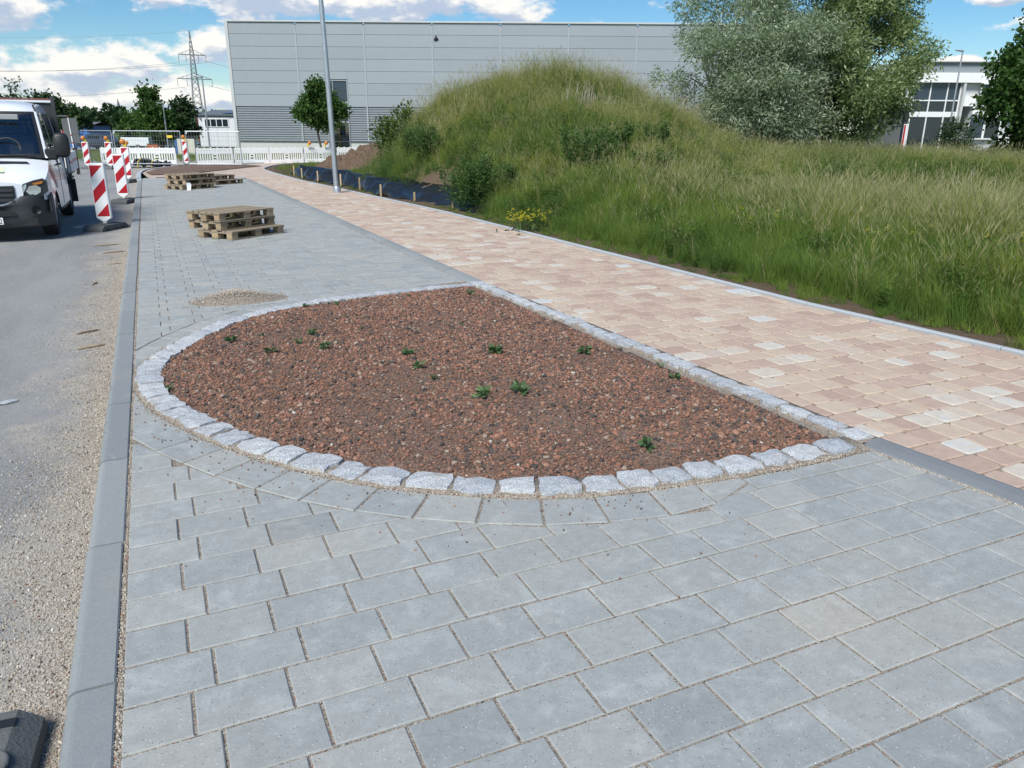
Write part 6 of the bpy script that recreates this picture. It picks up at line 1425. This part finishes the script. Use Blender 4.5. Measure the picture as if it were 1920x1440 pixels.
for s_ in (-1, 1):
    side(s_, .06, 3.5, 'body_side', M_VAN, .42, top_edge)
    for y0, y1 in ((1.28, 2.18), (2.34, 3.25)):
        mb = MB(); vs = []
        for y_ in np.linspace(y0, y1, 8):
            zb = 1.36; zt = min(2.10, (1.36 + (y_ - .98) * 1.0) if y_ < 1.9 else 2.1)
            for k in range(4): z = zb + (max(zt, zb + .1) - zb) * k / 3; yy = y_ + .13 * (1 if y_ < 1.7 else max(0, 1 - (y_ - 1.7) / .5)); vs.append((s_ * (hw(y_, z) + .006), yy, z))
        f = [(i * 4 + k, (i + 1) * 4 + k, (i + 1) * 4 + k + 1, i * 4 + k + 1) for i in range(7) for k in range(3)]; mb.add(vs, f if s_ > 0 else [q[::-1] for q in f], 0, True); mb.build('side_window', M_GLASS, van)
    for y_ in (2.26,): MB().box((s_ * .975, y_ + .0, 1.0), (.03, .012, 1.1)).build('door_gap', M_BLACK, van)
    for y_ in (2.05, 2.5): MB().box((s_ * .995, y_, 1.18), (.03, .16, .035), bev=.01).build('door_handle', M_VGREY, van)
    # side rub strip and red flash
    MB().add([(s_ * .993, .55, 1.22), (s_ * .993, .75, 1.22), (s_ * .993, 1.5, .80), (s_ * .993, 1.38, .80)], [(0, 1, 2, 3) if s_ < 0 else (3, 2, 1, 0)]).build('red_flash', M_RED, van)
    MB().add([(s_ * .994, .85, 1.22), (s_ * .994, .93, 1.22), (s_ * .994, 1.62, .84), (s_ * .994, 1.56, .84)], [(0, 1, 2, 3) if s_ < 0 else (3, 2, 1, 0)]).build('red_flash', M_RED, van)
    # headlamp: housing, reflector, indicator, cover
    def patch(pts, off, name, m, parent=van):
        vs = []
        for u, z in pts:
            x = s_ * u; ax = u / .90; vs.append((x, .075 + .055 * max(0, z - .85) + .20 * max(0, ax - .55) ** 1.6 * 1.9 - off, z))
        n = len(vs); c = sum((Vector(v) for v in vs), Vector()) / n; b = [(v[0], v[1] + .06, v[2]) for v in vs]
        f = [(n * 2, i, (i + 1) % n) for i in range(n)] + [(i, i + n, (i + 1) % n + n, (i + 1) % n) for i in range(n)]; mb = MB(); mb.add(vs + b + [tuple(c)], f if s_ < 0 else [q[::-1] for q in f], 0, False); return mb.build(name, m, parent)
    hl = patch([(.54, .68), (.55, .88), (.62, .95), (.76, 1.00), (.90, 1.03), (.955, .98), (.955, .82), (.88, .755), (.70, .70)], .005, 'headlight', M_VGREY)
    patch([(.56, .74), (.57, .89), (.66, .95), (.66, .90), (.60, .80)], .012, 'daytime_lens', M_CHROME, hl)
    patch([(.64, .83), (.70, .91), (.80, .925), (.86, .88), (.85, .81), (.78, .765), (.69, .775)], .014, 'reflector', M_CHROME, hl)
    patch([(.74, .95), (.86, .985), (.91, .985), (.88, .945), (.78, .93)], .016, 'indicator', M_AMBER, hl)
    patch([(.56, .69), (.56, .735), (.62, .745), (.67, .73), (.67, .705)], .014, 'fog_reflector', M_CHROME, hl)
    MB().lathe([(0, -.02), (.045, -.02), (.055, -.01), (.062, -.01), (.066, .03)], 18, mat=Matrix.Translation((s_ * .76, .055 + .01, .52)) @ Matrix.Rotation(R(90), 4, 'X')).build('fog_lamp', M_BLACK, van)
    # mirror
    mr = MB(); secs = [(-.0, .10, .16), (.03, .125, .205), (.12, .13, .215), (.17, .11, .18)]; vs = []
    for yy, a, b in secs:
        for k in range(16): t = 2 * math.pi * k / 16; c_, d_ = math.cos(t), math.sin(t); vs.append((s_ * 1.20 + a * math.copysign(abs(c_) ** .6, c_), .95 + yy, 1.55 + b * math.copysign(abs(d_) ** .6, d_)))
    mr.add(vs, [(i * 16 + k, i * 16 + (k + 1) % 16, (i + 1) * 16 + (k + 1) % 16, (i + 1) * 16 + k) for i in range(3) for k in range(16)] + [list(range(16))[::-1], list(range(48, 64))], 0, True)
    mr.box((s_ * 1.02, 1.05, 1.40), (.2, .09, .2), bev=.03); mr.build('mirror', M_BLACK, van)
    # wheels
    for yw, xr_ in ((.97, .83), (4.63, .80)):
        Mx = Matrix.Translation((s_ * xr_, yw, .345)) @ Matrix.Rotation(R(90), 4, 'Y')
        w = MB(); w.lathe([(.20, -.11), (.30, -.118), (.335, -.10), (.345, -.07), (.345, .07), (.335, .10), (.30, .118), (.20, .11)], 40, mat=Mx); wo = w.build('wheel', M_TYRE, van)
        gr = MB()
        for x in (-.05, 0, .05): gr.lathe([(.3455, x - .006), (.3465, x), (.3455, x + .006)], 40, mat=Mx)
        for k in range(64): a = 2 * math.pi * k / 64; gr.box((.3455 * math.cos(a), .3455 * math.sin(a), .0), (.004, .009, .17), mat=Mx @ Matrix.Rotation(0, 4, 'Z'))
        gr.build('tread', M_BLACK, wo)
        MB().lathe([(0, .06), (.06, .075), (.08, .05), (.17, .05), (.2, .09), (.205, .1)] if s_ > 0 else [(0, -.06), (.06, -.075), (.08, -.05), (.17, -.05), (.2, -.09), (.205, -.1)], 24, mat=Mx).build('rim', M_STEEL_DULL, wo)
    MB().box((s_ * .70, .97, .62), (.5, .9, .3)).build('wheel_well', M_BLACK, van)
    MB().box((s_ * .93, 2.7, .40), (.1, 1.3, .12), bev=.02).build('sill', M_VGREY, van)
    MB().box((s_ * .86, 4.63, .80), (.30, .95, .05), bev=.02).build('mudguard', M_VGREY, van); MB().box((s_ * .86, 5.15, .5), (.3, .02, .5)).build('mud_flap', M_BLACK, van)
# grille with white surround
def front_panel(pts, off, name, m, parent=van, thick=.05):
    vs = [(x, .035 + .14 * (abs(x) / .95) ** 2.6 + .03 * max(0, z - .8) - off, z) for x, z in pts]; n = len(vs); b = [(v[0], v[1] + thick, v[2]) for v in vs]; mb = MB()
    mb.add(vs + b, [list(range(n))[::-1]] + [(i, (i + 1) % n, n + (i + 1) % n, n + i)[::-1] for i in range(n)], 0, False); return mb.build(name, m, parent)
def mirror_poly(h): return [(x, z) for x, z in h] + [(-x, z) for x, z in h[::-1]]
def strip_panel(z0f, z1f, x0, x1, off, name, m, n=25, parent=van):
    mb = MB(); vs = []
    for k in range(n):
        x = x0 + (x1 - x0) * k / (n - 1); z0, z1 = z0f(x), z1f(x)
        for j in range(4): z = z0 + (z1 - z0) * j / 3; vs.append((x, .035 + .14 * (abs(x) / .95) ** 2.6 + .03 * max(0, z - .8) - off, z))
    mb.add(vs, [(i * 4 + j, (i + 1) * 4 + j, (i + 1) * 4 + j + 1, i * 4 + j + 1) for i in range(n - 1) for j in range(3)], 0, True); return mb.build(name, m, parent)
strip_panel(lambda x: .56 + .16 * (abs(x) / .56) ** 4, lambda x: 1.0 - .06 * (abs(x) / .6) ** 3, -.60, .60, .015, 'grille_surround', M_VAN)
gr = strip_panel(lambda x: .625 + .12 * (abs(x) / .5) ** 4, lambda x: .925, -.49, .49, .03, 'grille', M_BLACK)
for z in (.70, .78, .86): strip_panel(lambda x, z=z: z - .026, lambda x, z=z: z + .02, -.46, .46, .045, 'grille_bar', M_VGREY, parent=gr)
# bumper
mb = MB(); vs = []; zz = [.24, .30, .42, .50, .60, .70, .755]; oo = [.06, .02, .0, .012, .004, -.006, .02]; nx = 33
for i in range(nx):
    x = -.985 + 1.97 * i / (nx - 1)
    for z, o_ in zip(zz, oo): vs.append((x, .01 + .34 * max(0, (abs(x) - .55) / .44) ** 2.4 + .06 * (abs(x) / .95) ** 2 + o_, z + (.03 if z > .74 and abs(x) > .7 else 0) - (.14 * max(0, 1 - (abs(x) / .55) ** 4) if z > .74 else .12 * max(0, 1 - (abs(x) / .55) ** 4) if z > .69 else 0)))
n = len(zz); mb.add(vs, [(i * n + j, (i + 1) * n + j, (i + 1) * n + j + 1, i * n + j + 1) for i in range(nx - 1) for j in range(n - 1)], 0, True)
bm_ = mb.build('bumper', M_VGREY, van)
mb = MB()
for s_ in (-1, 1): mb.box((s_ * .955, .42, .60), (.05, .36, .30), bev=.02)
mb.build('bumper_corner', M_VGREY, van)
strip_panel(lambda x: .44, lambda x: .535 - .05 * (abs(x) / .5) ** 4, -.45, .45, .055, 'air_intake', M_BLACK)
MB().box((0, .5, .33), (1.5, .9, .12)).build('undertray', M_BLACK, van)
# number plate with its visible digits
pl = MB().box((0, -.055, .365), (.52, .012, .112), bev=.003).build('number_plate', M_REFL_WHITE, van); MB().box((0, -.05, .365), (.54, .012, .13), bev=.003).build('plate_holder', M_BLACK, van)
fc = bpy.data.curves.new('digits', 'FONT'); fc.body = '212'; fc.size = .115; fc.extrude = .001; fc.align_x = 'RIGHT'
fo = bpy.data.objects.new('digits', fc); dm = bpy.data.meshes.new_from_object(fo); dm.transform(Matrix.Translation((.245, -.0625, .325)) @ Matrix.Rotation(R(90), 4, 'X') @ Matrix.Diagonal((.78, 1.0, 1, 1))); dm.materials.clear(); dm.materials.append(M_BLACK)
link('digits', dm, pl)
# sticker on the bonnet front
st = MB(); M_STK = simple('pale_yellow_sticker', (.66, .72, .48), .5, .05, 8); M_LIME = simple('lime_print', (.30, .42, .08), .5, .1, 8); M_DGRN = simple('dark_green_print', (.05, .12, .10), .5, .1, 8)
def bon(u, t, off): y_ = .22 + .34 * t; z = lerp_(TOP, y_); return (u, y_ + .13 * abs(u / hw(y_, z)) ** 3.2 - off * .3, z - .05 * abs(u / hw(y_, z)) ** 4 + off)
def decal(u0, u1, t0, t1, off, m, name, parent):
    n = 5; vs = [bon(u0 + (u1 - u0) * i / n, t0 + (t1 - t0) * j / n, off) for j in range(n + 1) for i in range(n + 1)]; return MB().add(vs, [(j * 6 + i, j * 6 + i + 1, (j + 1) * 6 + i + 1, (j + 1) * 6 + i) for j in range(n) for i in range(n)]).build(name, m, parent)
sk = decal(-.05, .36, .10, .75, .004, M_STK, 'sticker', van); decal(-.05, .36, .10, .20, .006, M_DGRN, 'green_band', sk)
vs = [bon(.12 + .10 * math.cos(a), .36 + .11 * math.sin(a), .006) for a in np.linspace(0, 2 * math.pi, 21)[:-1]]; MB().add(vs, [list(range(20))]).build('green_oval', M_LIME, sk)
for t in (.58, .66): decal(-.04, .10, t - .012, t + .012, .006, M_VGREY, 'print_line', sk)
# cab back wall, tipper body
MB().box((0, 3.50, 1.25), (1.5, .06, 1.6)).build('cab_back', M_VAN, van); MB().box((0, 1.9, .48), (1.7, 3.0, .1)).build('floor', M_BLACK, van)
M_DGREY = simple('dark_grey_steel', (.045, .048, .052), .6, .15, 3)
bk = MB().box((0, 3.66, 1.61), (1.96, .05, 1.40)).build('headboard', M_DGREY, van)
for x in (-.95, -.3, .3, .95): MB().box((x, 3.62, 1.62 if abs(x) < .9 else 1.67), (.07, .06, 1.4 if abs(x) < .9 else 1.54), bev=.008).build('headboard_post', M_DGREY, bk)
MB().box((0, 3.63, 2.345), (1.9, .07, .05), bev=.01).build('top_rail', M_FRAME, bk); MB().box((0, 3.62, 2.39), (1.9, .05, .03)).build('red_rail', simple('faded_red_rail', (.22, .08, .08), .6, .1, 3), bk)
MB().box((0, 4.9, .90), (1.9, 2.5, .1)).build('bed_floor', M_DGREY, van)
for s_ in (-1, 1):
    db = MB().box((s_ * 1.03, 4.95, 1.14), (.04, 2.4, .40), bev=.01).build('drop_side', M_FRAME, van)
    for k in range(3): MB().box((s_ * 1.052, 4.05 + k * .22, 1.16 - k * .02), (.006, .14, .05)).build('red_print', M_RED, db)
    for k in range(3): MB().box((s_ * 1.052, 4.9 + k * .5, 1.16), (.006, .3, .06)).build('red_print', M_RED, db)
    for y_ in (3.8, 6.1): MB().box((s_ * 1.03, y_, 1.1), (.07, .06, .6)).build('stanchion', M_DGREY, db)
for y_ in (6.15,): MB().box((0, y_, 1.14), (2.0, .04, .40), bev=.01).build('tailgate', M_FRAME, van)
MB().box((0, 4.9, .62), (.8, 2.8, .2)).build('chassis', M_BLACK, van); MB().box((.7, 3.4, .62), (.35, .8, .35), bev=.02).box((-.7, 3.4, .62), (.35, .8, .35), bev=.02).build('side_tank', M_STEEL_DULL, van)
